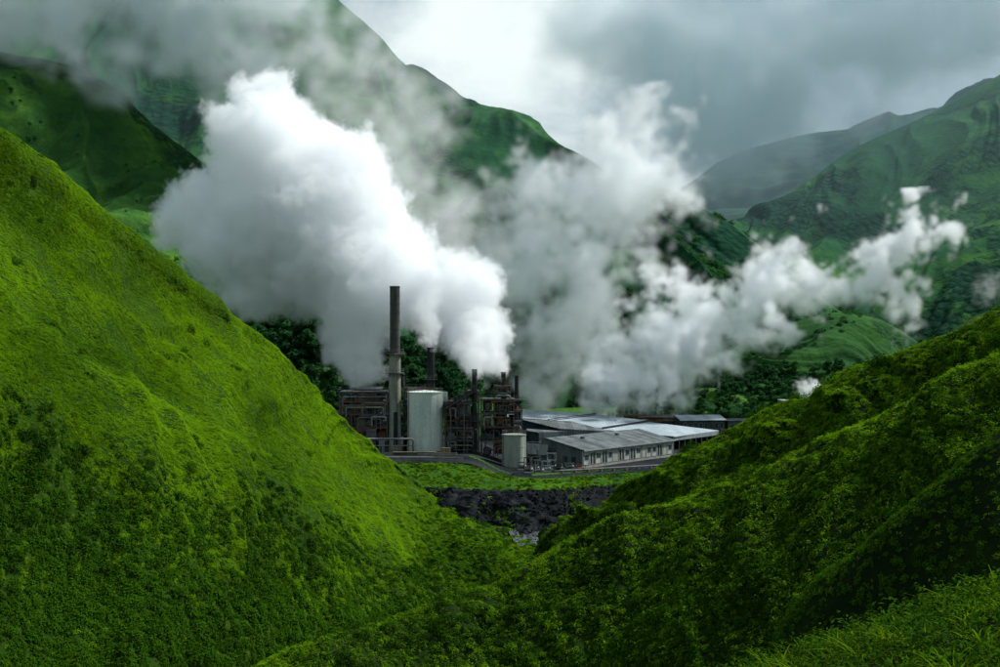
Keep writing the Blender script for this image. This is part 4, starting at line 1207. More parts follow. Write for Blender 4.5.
def grass_tuft(name, n, h, spread, w, mat, seed, segs=3):
    rng = np.random.default_rng(seed)
    V, Q = [], []
    for i in range(n):
        a = rng.uniform(0, 2 * math.pi)
        base = np.array([math.cos(a), math.sin(a), 0]) * spread * rng.uniform(0, .45)
        a2 = a + rng.normal(0, .5)
        out_ = np.array([math.cos(a2), math.sin(a2), 0])
        side = np.array([-out_[1], out_[0], 0])
        hh = h * rng.uniform(.55, 1.1); lean = spread * rng.uniform(.4, 1.1)
        k = len(V)
        for s_ in range(segs + 1):
            t = s_ / segs
            p = base + out_ * lean * t ** 1.8 + np.array([0, 0, hh * (t * 1.25 - .45 * t ** 2.6)])
            ww = w * (1 - t) ** .7 * .5 + 0.0008
            V += [p - side * ww, p + side * ww]
        for s_ in range(segs):
            Q.append((k + 2 * s_, k + 2 * s_ + 1, k + 2 * s_ + 3, k + 2 * s_ + 2))
    me = quads_mesh(name, V, Q)
    me.materials.append(mat)
    return bpy.data.objects.new(name, me)


def instancer(name, pts, rots, scales, protos, label, cat):
    me = bpy.data.meshes.new(name)
    me.vertices.add(len(pts)); me.vertices.foreach_set('co', np.asarray(pts, np.float32).reshape(-1))
    a = me.attributes.new('rot', 'FLOAT_VECTOR', 'POINT'); a.data.foreach_set('vector', np.asarray(rots, np.float32).reshape(-1))
    a = me.attributes.new('scl', 'FLOAT', 'POINT'); a.data.foreach_set('value', np.asarray(scales, np.float32))
    a = me.attributes.new('pick', 'INT', 'POINT'); a.data.foreach_set('value', (np.arange(len(pts)) * 7919 % len(protos)).astype(np.int32))
    o = link(name, me, [protos[0].data.materials[0]])
    gt = bpy.data.node_groups.new(name + '_scatter', 'GeometryNodeTree')
    gt.interface.new_socket('Geometry', in_out='INPUT', socket_type='NodeSocketGeometry')
    gt.interface.new_socket('Geometry', in_out='OUTPUT', socket_type='NodeSocketGeometry')
    g = NB(gt)
    gi = g.n('NodeGroupInput')
    jn = g.n('GeometryNodeJoinGeometry')
    for p in protos:
        oi = g.n('GeometryNodeObjectInfo', ins={'Object': p, 'As Instance': True})
        gt.links.new(oi.outputs['Geometry'], jn.inputs[0])
    r = g.n('GeometryNodeInputNamedAttribute', data_type='FLOAT_VECTOR', ins={'Name': 'rot'})
    s = g.n('GeometryNodeInputNamedAttribute', data_type='FLOAT', ins={'Name': 'scl'})
    pk = g.n('GeometryNodeInputNamedAttribute', data_type='INT', ins={'Name': 'pick'})
    ip = g.n('GeometryNodeInstanceOnPoints')
    gt.links.new(gi.outputs[0], ip.inputs['Points'])
    gt.links.new(jn.outputs[0], ip.inputs['Instance'])
    ip.inputs['Pick Instance'].default_value = True
    gt.links.new(pk.outputs[0], ip.inputs['Instance Index'])
    gt.links.new(r.outputs[0], ip.inputs['Rotation'])
    gt.links.new(s.outputs[0], ip.inputs['Scale'])
    go = g.n('NodeGroupOutput')
    gt.links.new(ip.outputs[0], go.inputs[0])
    md = o.modifiers.new('scatter', 'NODES'); md.node_group = gt
    tag(o, label, cat, None, 'stuff')
    print('SCATTER', name, len(pts))
    return o


def sample_grid(G, density, rng, mask=None, margin=0.3, rows=None):
    """random points on the grid; density in points per m2 (array on cells or number)"""
    a = G[:-1, :-1]; b2 = G[:-1, 1:]; c = G[1:, :-1]; d = G[1:, 1:]
    area = np.linalg.norm(np.cross(b2 - a, c - a), axis=2)
    ctr = (a + b2 + c + d) / 4
    Y = ctr[:, :, 1]
    px = ctr[:, :, 0] / np.maximum(Y, .1) * F + 500
    py = 333.5 - (ctr[:, :, 2] - CZ) / np.maximum(Y, .1) * F
    ok = np.ones(Y.shape, bool) if margin > 2 else (Y > 2) & (px > -1000 * margin) & (px < 1000 * (1 + margin)) & (py < 667 * (1 + margin)) & (py > -100)
    dens = density(ctr, px, py) if callable(density) else density
    ex = area * dens * ok
    cnt = rng.poisson(ex)
    ii, jj = np.nonzero(cnt)
    rep = np.repeat(np.arange(len(ii)), cnt[ii, jj])
    ii, jj = ii[rep], jj[rep]
    u, v = rng.random(len(ii))[:, None], rng.random(len(ii))[:, None]
    P = a[ii, jj] * (1 - u) * (1 - v) + b2[ii, jj] * u * (1 - v) + c[ii, jj] * (1 - u) * v + d[ii, jj] * u * v
    return P, ii, jj


def on_slope(G, ii, jj, rng, blend=0.85, wob=0.15):
    """rotations that stand a plant on the slope it grows on, spun at random"""
    a = G[ii, jj]; n = np.cross(G[ii, jj + 1] - a, G[ii + 1, jj] - a)
    n /= np.linalg.norm(n, axis=1, keepdims=True); n *= np.sign(n[:, 2:3])
    n = n * blend + np.array([0, 0, 1 - blend]) + rng.normal(0, wob, n.shape)
    n /= np.linalg.norm(n, axis=1, keepdims=True)
    A = np.arctan2(n[:, 1], n[:, 0]); T = np.arccos(np.clip(n[:, 2], -1, 1)); S = rng.uniform(0, 2 * np.pi, len(n))
    ca, sa, ct, st, cs, ss = np.cos(A), np.sin(A), np.cos(T), np.sin(T), np.cos(S), np.sin(S)
    r00, r10, r20 = ca * ct * cs - sa * ss, sa * ct * cs + ca * ss, -st * cs
    r21, r22 = st * ss, ct
    return np.stack([np.arctan2(r21, r22), -np.arcsin(np.clip(r20, -1, 1)), np.arctan2(r10, r00)], 1)


def edge_noise(px, py):
    return 38 * fbm(px / 60, py / 60, 4, 1300)


def tilt_rots(P, rng, n=None, k=0.3):
    r = np.zeros((len(P), 3))
    r[:, 2] = rng.uniform(0, 2 * np.pi, len(P))
    r[:, 0] = rng.normal(0, .18, len(P)); r[:, 1] = rng.normal(0, .18, len(P))
    return r


rgv = np.random.default_rng(12)
shr = [leaf_cluster('shrub_clump', 70, .62, .42, .30, M['leaf_deep'], 31 + k, up=.9) for k in range(4)]
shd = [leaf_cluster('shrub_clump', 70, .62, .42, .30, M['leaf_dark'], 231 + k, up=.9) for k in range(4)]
shb = [leaf_cluster('fern_clump', 64, .62, .26, .28, M['leaf_bright'], 51 + k, up=1.2) for k in range(4)]
tuf = [grass_tuft('grass_clump', 46, .30, .62, .07, M['leaf_bright'], 71 + k) for k in range(4)]

spk = [leaf_cluster('leaf_spray', 14, .6, .42, .30, M['leaf_bright'], 251 + k, up=1.2) for k in range(4)]  # bright leaf colour stands in for glints on the dark faces

# left hill: low grass and fern cover, shrubs in the gullies and at the foot
G = HG['left']
P, ii, jj = sample_grid(G, lambda c, px, py: 5.0 * np.clip(1.2 + 1.0 * fbm(c[:, :, 0] / 14, c[:, :, 1] / 14, 3, 900), .8, 1.6) * (1 - .85 * stepf(py + edge_noise(px, py) - (395 + .38 * px), -25, 150)), rgv)
sz = np.clip(.62 + .35 * fbm(P[:, 0] / 9, P[:, 1] / 9, 3, 950), .35, 1.1)
instancer('hill_grass', P, on_slope(G, ii, jj, rgv), sz * rgv.uniform(.7, 1.2, len(P)), tuf + shb, 'short bright grass and fern covering the left hillside', 'grass')
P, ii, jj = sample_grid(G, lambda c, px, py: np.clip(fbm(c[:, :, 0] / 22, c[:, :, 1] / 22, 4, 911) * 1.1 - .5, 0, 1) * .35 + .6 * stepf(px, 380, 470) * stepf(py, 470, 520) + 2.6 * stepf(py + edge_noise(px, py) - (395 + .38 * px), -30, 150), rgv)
instancer('hill_shrubbery', P, on_slope(G, ii, jj, rgv, .75), rgv.uniform(.6, 1.7, len(P)) * rgv.uniform(.6, 1.1, len(P)), shd, 'darker low shrubs scattered over the left hillside', 'shrubs')  # massed at lower left, their dark colour standing in for shade there
for key, dn, lo, hi, lb in (('r1', 3.2, .45, 1.25, 'leafy shrubs covering the upper right spur'), ('r2', 6.0, .3, .85, 'leafy shrubs covering the lower right spur')):
    G = HG[key]
    sd_ = len(lb)
    P, ii, jj = sample_grid(G, lambda c, px, py: dn * np.clip(1.0 + 1.2 * fbm(c[:, :, 0] / 9, c[:, :, 1] / 9, 3, sd_), .6, 1.8), rgv)
    half = rgv.random(len(P)) > .12 + .8 * np.exp(-(np.maximum(HV[key][ii], 0) / (1.9 if key == 'r1' else 1.45)) ** 2)  # crest light put into colour: share of bright ferns grows towards the crest
    sc_ = rgv.uniform(lo, hi, len(P)) * rgv.uniform(.7, 1.25, len(P))
    instancer('hill_shrubbery', P[half], on_slope(G, ii[half], jj[half], rgv, .8), sc_[half], shr, lb, 'shrubs')
    P3, i3, j3 = sample_grid(G, lambda c, px, py: dn * .22 * np.clip(1.0 + 1.6 * fbm(c[:, :, 0] / 6, c[:, :, 1] / 6, 3, sd_ + 5), .1, 2.4), rgv)
    instancer('bright_leaves', P3 + np.array([0, 0, .12]), on_slope(G, i3, j3, rgv, .6), rgv.uniform(.5, 1.0, len(P3)), spk, lb.replace('leafy shrubs covering', 'leaf sprays with glints put into their bright colour on'), 'leaves')
    h2 = ~half
    instancer('hill_undergrowth', P[h2], on_slope(G, ii[h2], jj[h2], rgv, .8), sc_[h2] * .85, shb, lb.replace('leafy shrubs', 'bright ferns'), 'undergrowth')
bsh = [leaf_cluster('bush', 260, .95, 1.0, .26, M['leaf_deep'], 131 + k, up=.3, flat=.4) for k in range(4)]
for key, dn, lo, hi, lb in (('r1', .030, .8, 2.0, 'rounded bushes standing up from the upper right spur'), ('r2', .045, .5, 1.3, 'rounded bushes standing up from the lower right spur'), ('left', .003, .5, 1.3, 'scattered rounded bushes on the left hillside')):
    G = HG[key]
    P, ii, jj = sample_grid(G, lambda c, px, py: dn * np.clip(.4 + 2.5 * fbm(c[:, :, 0] / 16, c[:, :, 1] / 16, 3, 977), 0, 3), rgv)
    instancer('scattered_shrubbery', P, on_slope(G, ii, jj, rgv, .3), rgv.uniform(lo, hi, len(P)), bsh, lb, 'bushes')
G = HG['r3']
P, ii, jj = sample_grid(G, lambda c, px, py: 14.0 * np.clip(1.2 - .055 * (py - np.interp(px, [780, 822, 877, 933, 1000, 1150], [634, 582, 543, 497, 437, 370])), .5, 1.3), rgv)
instancer('hill_shrubbery', P, on_slope(G, ii, jj, rgv, .8), rgv.uniform(.12, .42, len(P)), shr + spk[:1], 'sparse leafy plants on the dark shaded fold', 'shrubs')
G = HG['bank']
P, ii, jj = sample_grid(G, lambda c, px, py: 2.2 * np.clip(.9 + 1.2 * fbm(c[:, :, 0] / 6, c[:, :, 1] / 6, 3, 921), .2, 2), rgv)
instancer('bank_grass', P, on_slope(G, ii, jj, rgv), rgv.uniform(.4, 1.0, len(P)), tuf + shb + shr, 'bright tufts of grass on the bank before the works', 'grass')

# knoll by the photographer: long arching blades and leafy sprigs
kn1 = [grass_tuft('long_grass_tuft', 18, .26, .46, .024, M['blade'], 81 + k, 6) for k in range(4)]
kn3 = [grass_tuft('arching_blade_tuft', 8, .42, .62, .026, M['blade'], 181 + k, 8) for k in range(3)]
kn2 = [leaf_cluster('leafy_sprig', 70, .20, .24, .05, M['leaf_deep'], 91 + k) for k in range(3)]
G = HG['knoll']
P, ii, jj = sample_grid(G, lambda c, px, py: 12 * (c[:, :, 1] > 3) * (c[:, :, 1] < 24) * (c[:, :, 0] > -14) * (c[:, :, 0] < 26), rgv, margin=3)
instancer('long_grass', P, tilt_rots(P, rgv), rgv.uniform(.35, .95, len(P)), kn1, 'long arching grass on the knoll at the lower right corner', 'grass')
P, ii, jj = sample_grid(G, lambda c, px, py: 34 * (c[:, :, 1] > 3) * (c[:, :, 1] < 30) * (c[:, :, 0] > -14) * (c[:, :, 0] < 26), rgv, margin=3)
instancer('leafy_undergrowth', P, tilt_rots(P, rgv), rgv.uniform(.5, 1.5, len(P)), kn2, 'leafy sprigs among the long grass on the knoll', 'undergrowth')


P, ii, jj = sample_grid(G, lambda c, px, py: .25 * (c[:, :, 1] > 6) * (c[:, :, 1] < 17) * (c[:, :, 0] > 1.2), rgv, margin=.2)
instancer('arching_grass', P, tilt_rots(P, rgv), rgv.uniform(.5, 1.1, len(P)), kn3, 'a few taller arching blades bending over the knoll edge', 'grass')


# trees
def tree_crown_mesh(name, h, seed, n=700):
    rng = np.random.default_rng(seed)
    V, Q = [], []
    lobes = []
    nl = rng.integers(7, 11)
    for k in range(nl):
        a = rng.uniform(0, 2 * math.pi); zz_ = rng.uniform(.15, 1.0)
        rad = h * .26 * (1.15 - abs(zz_ - .55)) * rng.uniform(.3, 1.0)
        lobes.append((np.array([math.cos(a) * rad, math.sin(a) * rad, h * (.06 + .82 * zz_)]), h * rng.uniform(.12, .2)))
    for i in range(n):
        c0, r = lobes[rng.integers(0, nl)]
        d = rng.standard_normal(3); d /= np.linalg.norm(d)
        c = c0 + d * r * rng.uniform(.5, 1.05) * np.array([1, 1, .75])
        nrm = d + rng.standard_normal(3) * .5 + np.array([0, 0, .3]); nrm /= np.linalg.norm(nrm)
        t = np.cross(nrm, rng.standard_normal(3)); t /= np.linalg.norm(t); b2 = np.cross(nrm, t)
        L = h * .062 * rng.uniform(.6, 1.4); w = L * .55
        k = len(V)
        V += [c - t * L, c + b2 * w, c + t * L - nrm * .2 * L, c - b2 * w]
        Q.append((k, k + 1, k + 2, k + 3))
    me = quads_mesh(name, V, Q)
    me.materials.append(M['leaf_forest'])
    return me


bark = mat_simple('bark', (0.02, 0.016, 0.012), (0.06, 0.05, 0.038), 0.9)


def trunk_mesh(h, seed):
    rnd = random.Random(seed)
    m = MB()
    top = Vector((rnd.uniform(-.3, .3), rnd.uniform(-.3, .3), h * .7))
    m.tube([(0, 0, -.8), (0.05, 0, h * .2), (top.x * .6, top.y * .6, h * .45)], h * .022, 7)
    m.tube([(top.x * .6, top.y * .6, h * .44), tuple(top)], h * .012, 6)
    for k in range(6):
        a = rnd.uniform(0, 6.28); z = h * rnd.uniform(.3, .55)
        m.tube([(top.x * .4, top.y * .4, z), (math.cos(a) * h * .12, math.sin(a) * h * .12, z + h * .1), (math.cos(a) * h * .2, math.sin(a) * h * .2, z + h * .22)], h * .007, 5)
    me = bpy.data.meshes.new('trunk'); me.from_pydata(m.v, [], m.f); me.update(); me.materials.append(bark)
    return me


crowns = [tree_crown_mesh('crown', 9, 200 + k) for k in range(5)]
trunks = [trunk_mesh(9, 300 + k) for k in range(5)]
joined = []
for k in range(5):
    me = crowns[k].copy()
    bm = bmesh.new(); bm.from_mesh(crowns[k]); nf = len(bm.faces); bm.from_mesh(trunks[k])
    bm.faces.ensure_lookup_table()
    for f_ in bm.faces[nf:]: f_.material_index = 1
    me2 = bpy.data.meshes.new('forest_tree'); bm.to_mesh(me2); bm.free()
    me2.materials.append(M['leaf_forest']); me2.materials.append(bark)
    joined.append(bpy.data.objects.new('forest_tree', me2))

mbs = [leaf_cluster('bush', 90, .95, .8, .55, M['leaf_forest'], 161 + k, up=.4, flat=.4) for k in range(4)]
TREE_N = [0]


def tree(x, y, z, h, k, rz, label, group):
    t = empty('tree', (x, y, z), label, 'tree', group, rz)
    t.scale = (h / 9,) * 3
    c = link('crown', crowns[k], (), t) if False else bpy.data.objects.new('crown', crowns[k])
    if c.name not in COL.objects: COL.objects.link(c)
    c.parent = t
    u = bpy.data.objects.new('trunk', trunks[k]); COL.objects.link(u); u.parent = t
    TREE_N[0] += 1
    return t


# the wooded slope behind the left end of the works: each tree its own
G = HG['i1']
P, ii, jj = sample_grid(G, lambda c, px, py: 0.038 * (px > 225) * (px < 478) * (1 + 1.2 * (py < 345)), rgv)
P = P[np.argsort(P[:, 1])][:290]
for q, p in enumerate(P):
    tree(p[0], p[1], p[2] - .3, rgv.uniform(6.5, 11), int(rgv.integers(0, 5)), float(rgv.uniform(0, 6.28)), 'broad dark green tree on the wooded slope behind the left of the works', 'trees on the wooded slope')
for px2, py2, Y2, h in ((318, 350, 482, 17), (309, 362, 478, 12), (327, 366, 480, 12), (414, 368, 470, 13), (406, 378, 462, 10), (440, 384, 464, 8)):
    x, y, z = W(px2, py2, Y2)
    tree(x, y, z - .5, h, int(rgv.integers(0, 5)), 1.0, 'tall tree sticking up above the wooded slope into the steam' if h == 17 else 'taller dark tree among those behind the chimney', 'taller trees near the chimney')
# forest masses further back
for key, dn, lim, lb in (('f1', .040, lambda px, py: py > 372 - 0 * px, 'dense dark forest on the foot of the rounded hill'), ('e1', .03, lambda px, py: (py > 335), 'dense dark forest on the lower central ridge'), ('d2', .012, lambda px, py: (py > 300) & (px > 330), 'dark forest at the foot of the main mountain')):
    G = HG[key]
    P, ii, jj = sample_grid(G, lambda c, px, py: dn * lim(px, py) * np.clip(1 + 1.5 * fbm(c[:, :, 0] / 60, c[:, :, 1] / 60, 3, 88), .1, 2), rgv)
    instancer('forest', P - np.array([0, 0, .5]), tilt_rots(P, rgv) * np.array([.3, .3, 1]), rgv.uniform(.45, .95, len(P)) * (1.0 if key == 'f1' else 1.2), joined, lb, 'forest')
for key, dn, lo, hi, lb in (('d1', .006, .5, 1.3, 'dark bushes in the folds of the upper left mountainside'), ('e1', .03, 1.5, 3.5, 'dark bushes in the gullies of the central ridge'), ('f1', .04, .8, 2.4, 'small bushes scattered over the rounded foothill')):
    G = HG[key]
    vrow = HV[key][:-1][:, None]
    P, ii, jj = sample_grid(G, lambda c, px, py: dn * (vrow > .12) * np.clip(3 * fbm(c[:, :, 0] / 45, c[:, :, 1] / 45, 5, 1188, .65) - .1, 0, 3), rgv)
    instancer('mountain_shrubbery', P, on_slope(G, ii, jj, rgv, .4), rgv.uniform(lo, hi, len(P)), mbs, lb, 'bushes')
# hedge line at the back of the field
P = np.array([(x, 588 + rgv.uniform(-6, 6) - 4 * (x > 90), -3.4) for x in rgv.uniform(40, 125, 70)])
instancer('treeline', P, tilt_rots(P, rgv) * np.array([.2, .2, 1]), rgv.uniform(.45, .8, len(P)), joined, 'low dark trees along the back of the bright field', 'trees')

# loose rock on the spoil slope
def rock_mesh(seed):
    bm = bmesh.new(); bmesh.ops.create_icosphere(bm, subdivisions=1, radius=.5)
    rnd = random.Random(seed)
    for v in bm.verts:
        v.co *= rnd.uniform(.6, 1.2); v.co.z *= .7
    me = bpy.data.meshes.new('rock'); bm.to_mesh(me); bm.free(); me.materials.append(M['rock'])
    return bpy.data.objects.new('rock', me)


rocks = [rock_mesh(k) for k in range(5)]
P, ii, jj = sample_grid(Gr, lambda c, px, py: 1.6 * np.clip(.6 + 1.3 * fbm(c[:, :, 0] / 5, c[:, :, 2] / 5, 3, 931), 0, 2), rgv)
instancer('rubble', P, rgv.uniform(0, 6.28, (len(P), 3)), rgv.uniform(.25, .8, len(P)) ** 1.6 * 1.6, rocks, 'loose black rock strewn over the spoil slope', 'rubble')
P, ii, jj = sample_grid(Gr, lambda c, px, py: .5 * stepf(fbm(c[:, :, 0] / 7, c[:, :, 2] / 7, 4, 935), .05, .5), rgv)
instancer('rock_weeds', P, on_slope(Gr, ii, jj, rgv), rgv.uniform(.4, 1.2, len(P)), shb + shr, 'green weeds creeping over the black rock', 'weeds')

P, ii, jj = sample_grid(HG['low'], lambda c, px, py: 1.6 * (c[:, :, 1] > 285) * (c[:, :, 1] < 338) * (c[:, :, 0] > -20) * (c[:, :, 0] < 45) * np.clip(.8 + 1.4 * fbm(c[:, :, 0] / 5, c[:, :, 1] / 5, 3, 961), .1, 2), rgv)
instancer('valley_undergrowth', P, on_slope(HG['low'], ii, jj, rgv), rgv.uniform(.5, 1.6, len(P)), shb + shr, 'bushy undergrowth in the bottom of the narrow valley', 'undergrowth')
P, ii, jj = sample_grid(Gg, lambda c, px, py: 1.5, rgv)
grocks = []
for k in range(3):
    r_ = rock_mesh(40 + k); r_.data.materials.clear(); r_.data.materials.append(M['gravel']); grocks.append(r_)
instancer('rubble', P, rgv.uniform(0, 6.28, (len(P), 3)), rgv.uniform(.2, .7, len(P)), grocks, 'grey stones on the gravel track below the black rock', 'rubble')

# ------------------------------------------------------------------ steam and cloud volumes (voxel densities computed here, filled into a volume grid)
def fnoise(shape, slope, seed, lo=2.0):
    rng = np.random.default_rng(seed)
    w = rng.standard_normal(shape).astype(np.float32)
    f = np.fft.rfftn(w)
    kx = np.fft.fftfreq(shape[0])[:, None, None] * max(shape)
    ky = np.fft.fftfreq(shape[1])[None, :, None] * max(shape)
    kz = np.fft.rfftfreq(shape[2])[None, None, :] * max(shape)
    k = np.sqrt(kx**2 + ky**2 + kz**2)
    k = np.maximum(k, lo)
    f *= k ** (-slope / 2)
    n = np.fft.irfftn(f, s=shape)
    return ((n - n.mean()) / n.std()).astype(np.float32)


def splat(A, org, vox, c, r, p=1.0):
    lo = np.maximum(np.floor((np.array(c) - r - org) / vox).astype(int), 0)
    hi = np.minimum(np.ceil((np.array(c) + r - org) / vox).astype(int) + 1, A.shape)
    if (hi <= lo).any():
        return
    ax = [org[i] + np.arange(lo[i], hi[i]) * vox - c[i] for i in range(3)]
    d = np.sqrt(ax[0][:, None, None]**2 + ax[1][None, :, None]**2 + ax[2][None, None, :]**2)
    v = np.clip(1 - d / r, 0, 1) * p
    s = A[lo[0]:hi[0], lo[1]:hi[1], lo[2]:hi[2]]
    np.maximum(s, v, out=s)


def vol_mat(name, dens, color=(0.975, 0.985, 0.995), aniso=0.0):
    m, g, o = newmat(name)
    v = g.n('ShaderNodeVolumePrincipled', ins={'Density': dens, 'Color': (*color, 1), 'Anisotropy': aniso})
    g.t.links.new(v.outputs[0], o.inputs['Volume'])
    return m


def volume_object(name, A, org, vox, mat):
    nx, ny, nz = A.shape
    Wd = 2048
    flat = A.reshape(-1)
    Hh = int(np.ceil(flat.size / Wd))
    buf = np.zeros((Hh * Wd, 4), np.float32)
    buf[:flat.size, 0] = flat
    buf[:, 3] = 1
    img = bpy.data.images.new(name + '_density', Wd, Hh, alpha=False, float_buffer=True, is_data=True)
    img.pixels.foreach_set(buf.reshape(-1))
    img.update()
    img.use_fake_user = True
    vd = bpy.data.volumes.new(name)
    o = bpy.data.objects.new(name, vd)
    COL.objects.link(o)
    vd.materials.append(mat)
    gt = bpy.data.node_groups.new(name + '_fill', 'GeometryNodeTree')
    gt.interface.new_socket('Geometry', in_out='INPUT', socket_type='NodeSocketGeometry')
    gt.interface.new_socket('Geometry', in_out='OUTPUT', socket_type='NodeSocketGeometry')
    g = NB(gt)
    pos = g.n('GeometryNodeInputPosition')
    s = g.n('ShaderNodeSeparateXYZ', ins={0: pos.outputs[0]})
    def ax(i, o_, n_):
        v = g.math('DIVIDE', g.math('SUBTRACT', s.outputs[i], float(o_)), float(vox))
        v = g.math('ROUND', v)
        return g.math('MINIMUM', g.math('MAXIMUM', v, 0.0), float(n_ - 1))
    ix, iy, iz = ax(0, org[0], nx), ax(1, org[1], ny), ax(2, org[2], nz)
    # index = (ix*ny+iy)*nz+iz, kept in integers because it passes 2^24
    def im(op, a, b_):
        nd = gt.nodes.new('FunctionNodeIntegerMath')
        nd.operation = op
        for k, v in ((0, a), (1, b_)):
            if isinstance(v, bpy.types.NodeSocket):
                gt.links.new(v, nd.inputs[k])
            else:
                nd.inputs[k].default_value = v
        return nd.outputs[0]
    idx = im('ADD', im('MULTIPLY', im('ADD', im('MULTIPLY', ix, ny), iy), nz), iz)
    col = im('MODULO', idx, Wd)
    row = im('DIVIDE', idx, Wd)
    u = g.math('DIVIDE', g.math('ADD', col, 0.5), float(Wd))
    v = g.math('DIVIDE', g.math('ADD', row, 0.5), float(Hh))
    uv = g.n('ShaderNodeCombineXYZ', ins={0: u, 1: v, 2: 0.0})
    im_ = g.n('GeometryNodeImageTexture', interpolation='Closest', extension='EXTEND')
    im_.inputs['Image'].default_value = img
    gt.links.new(uv.outputs[0], im_.inputs['Vector'])
    sr = g.n('ShaderNodeSeparateXYZ', ins={0: im_.outputs['Color']})
    mn = [float(org[i]) for i in range(3)]
    mxx = [float(org[i] + (A.shape[i] - 1) * vox) for i in range(3)]
    vc = g.n('GeometryNodeVolumeCube', ins={'Density': sr.outputs[0], 'Background': 0.0, 'Min': mn, 'Max': mxx,
                                            'Resolution X': nx, 'Resolution Y': ny, 'Resolution Z': nz})
    sm = g.n('GeometryNodeSetMaterial', ins={'Geometry': vc.outputs[0], 'Material': mat})
    go = g.n('NodeGroupOutput')
    gt.links.new(sm.outputs[0], go.inputs[0])
    md = o.modifiers.new('fill', 'NODES')
    md.node_group = gt
    return o


def grow(puffs, rng, n1=16, k1=0.45, n2=8, k2=0.45, up=0.0):
    """cauliflower: small puffs on the skin of the big ones"""
    out = [(np.array(c, float), r) for c, r in puffs]
    lvl = out
    for n, k in ((n1, k1), (n2, k2)):
        nxt = []
        for c, r in lvl:
            for _ in range(n):
                d = rng.standard_normal(3)
                d[2] += up
                d /= np.linalg.norm(d)
                nxt.append((c + d * r * rng.uniform(0.55, 0.8), r * k * rng.uniform(0.7, 1.25)))
        out = out + nxt
        lvl = nxt
    return out


def chain(keys, rng, step=0.5, jit=0.25):
    """keys of (px, py, Y, radius_px) -> puffs strung along the line"""
    P = [(np.array(W(a, b_, c)), r * c / F) for a, b_, c, r in keys]
    out = []
    for (p, r), (q, s) in zip(P[:-1], P[1:]):
        L = np.linalg.norm(q - p)
        n = max(1, int(L / (step * (r + s) / 2)))
        for i in range(n):
            t = i / n
            rr = r + (s - r) * t
            out.append((p + (q - p) * t + rng.standard_normal(3) * rr * jit, rr * rng.uniform(0.85, 1.1)))
    out.append(P[-1])
    return out


def warp(A, amp, seed, slope=3.6, lo=4):
    """drag the field about by a turbulent displacement of amp voxels"""
    I = np.indices(A.shape, dtype=np.int32)
    for k in range(3):
        n = fnoise(A.shape, slope, seed + 100 + k, lo) * amp
        I[k] = np.clip(I[k] + np.rint(n).astype(np.int32), 0, A.shape[k] - 1)
    return A[I[0], I[1], I[2]]


def bounds(puffs, vox, pad=1.15):
    lo = np.min([c - r * pad for c, r in puffs], axis=0)
    hi = np.max([c + r * pad for c, r in puffs], axis=0)
    n = np.ceil((hi - lo) / vox).astype(int) + 1
    return lo, tuple(int(i) for i in n)


def billow(name, puffs, vox, dens, seed, label, edge=0.22, noise=0.12, n1=16, n2=8, soft=0.0, cat='steam', wisp=0.0, floor=None, wamp=2.2, **kw):
    rng = np.random.default_rng(seed)
    allp = grow(puffs, rng, n1, 0.45, n2, 0.45)
    org, shp = bounds(allp, vox)
    A = np.zeros(shp, np.float32)
    for c, r in allp:
        splat(A, org, vox, c, r)
    nz = fnoise(shp, 3.0, seed, 6)
    A = warp(A, wamp, seed, 3.4, 8)
    A = A + noise * nz * (A > 0)
    D = np.clip((A - 0.10) / edge, 0, 1)
    if wisp:
        w = fnoise(shp, 3.4, seed + 5, 3)
        D *= np.clip(0.5 + wisp * w, 0, 1.3)
    if floor is not None:
        z = org[2] + np.arange(shp[2]) * vox
        D *= np.clip((z - floor) / 1.5, 0, 1)[None, None, :]
    D[D < 0.01] = 0
    o = volume_object(name, D, org, vox, vol_mat(name, dens, **kw))
    tag(o, label, cat, None, 'stuff')
    print('VOL', name, shp, int(np.prod(shp)))
    return o


def wispy(name, puffs, vox, dens, seed, label, thr=0.15, gain=1.6, slope=3.7, fall=1.4, noise=0.45, cat='steam', wamp=5.0, core=0.0, **kw):
    rng = np.random.default_rng(seed)
    org, shp = bounds(puffs, vox, 1.25)
    A = np.zeros(shp, np.float32)
    for c, r in puffs:
        splat(A, org, vox, c, r)
    A = warp(A, wamp, seed, 4.0, 5)
    n = fnoise(shp, slope, seed, 4)
    n2 = fnoise(shp, slope - .4, seed + 1, 9)
    f = A * fall + noise * (0.7 * n + 0.35 * n2) * np.clip(A * 3, 0, 1)
    D = np.clip((f - thr - 0.15) * gain, 0, 1) ** 1.3
    if core:
        D = np.maximum(D, np.clip((A - core) * 3, 0, 1))
    for a_ in range(3):
        D = (D * 2 + np.roll(D, 1, a_) + np.roll(D, -1, a_)) / 4
    D[D < 0.01] = 0
    o = volume_object(name, D, org, vox, vol_mat(name, dens, **kw))
    tag(o, label, cat, None, 'stuff')
    print('VOL', name, shp, int(np.prod(shp)), 'fill', float((D > 0).mean()))
    return o


rg = np.random.default_rng(3)
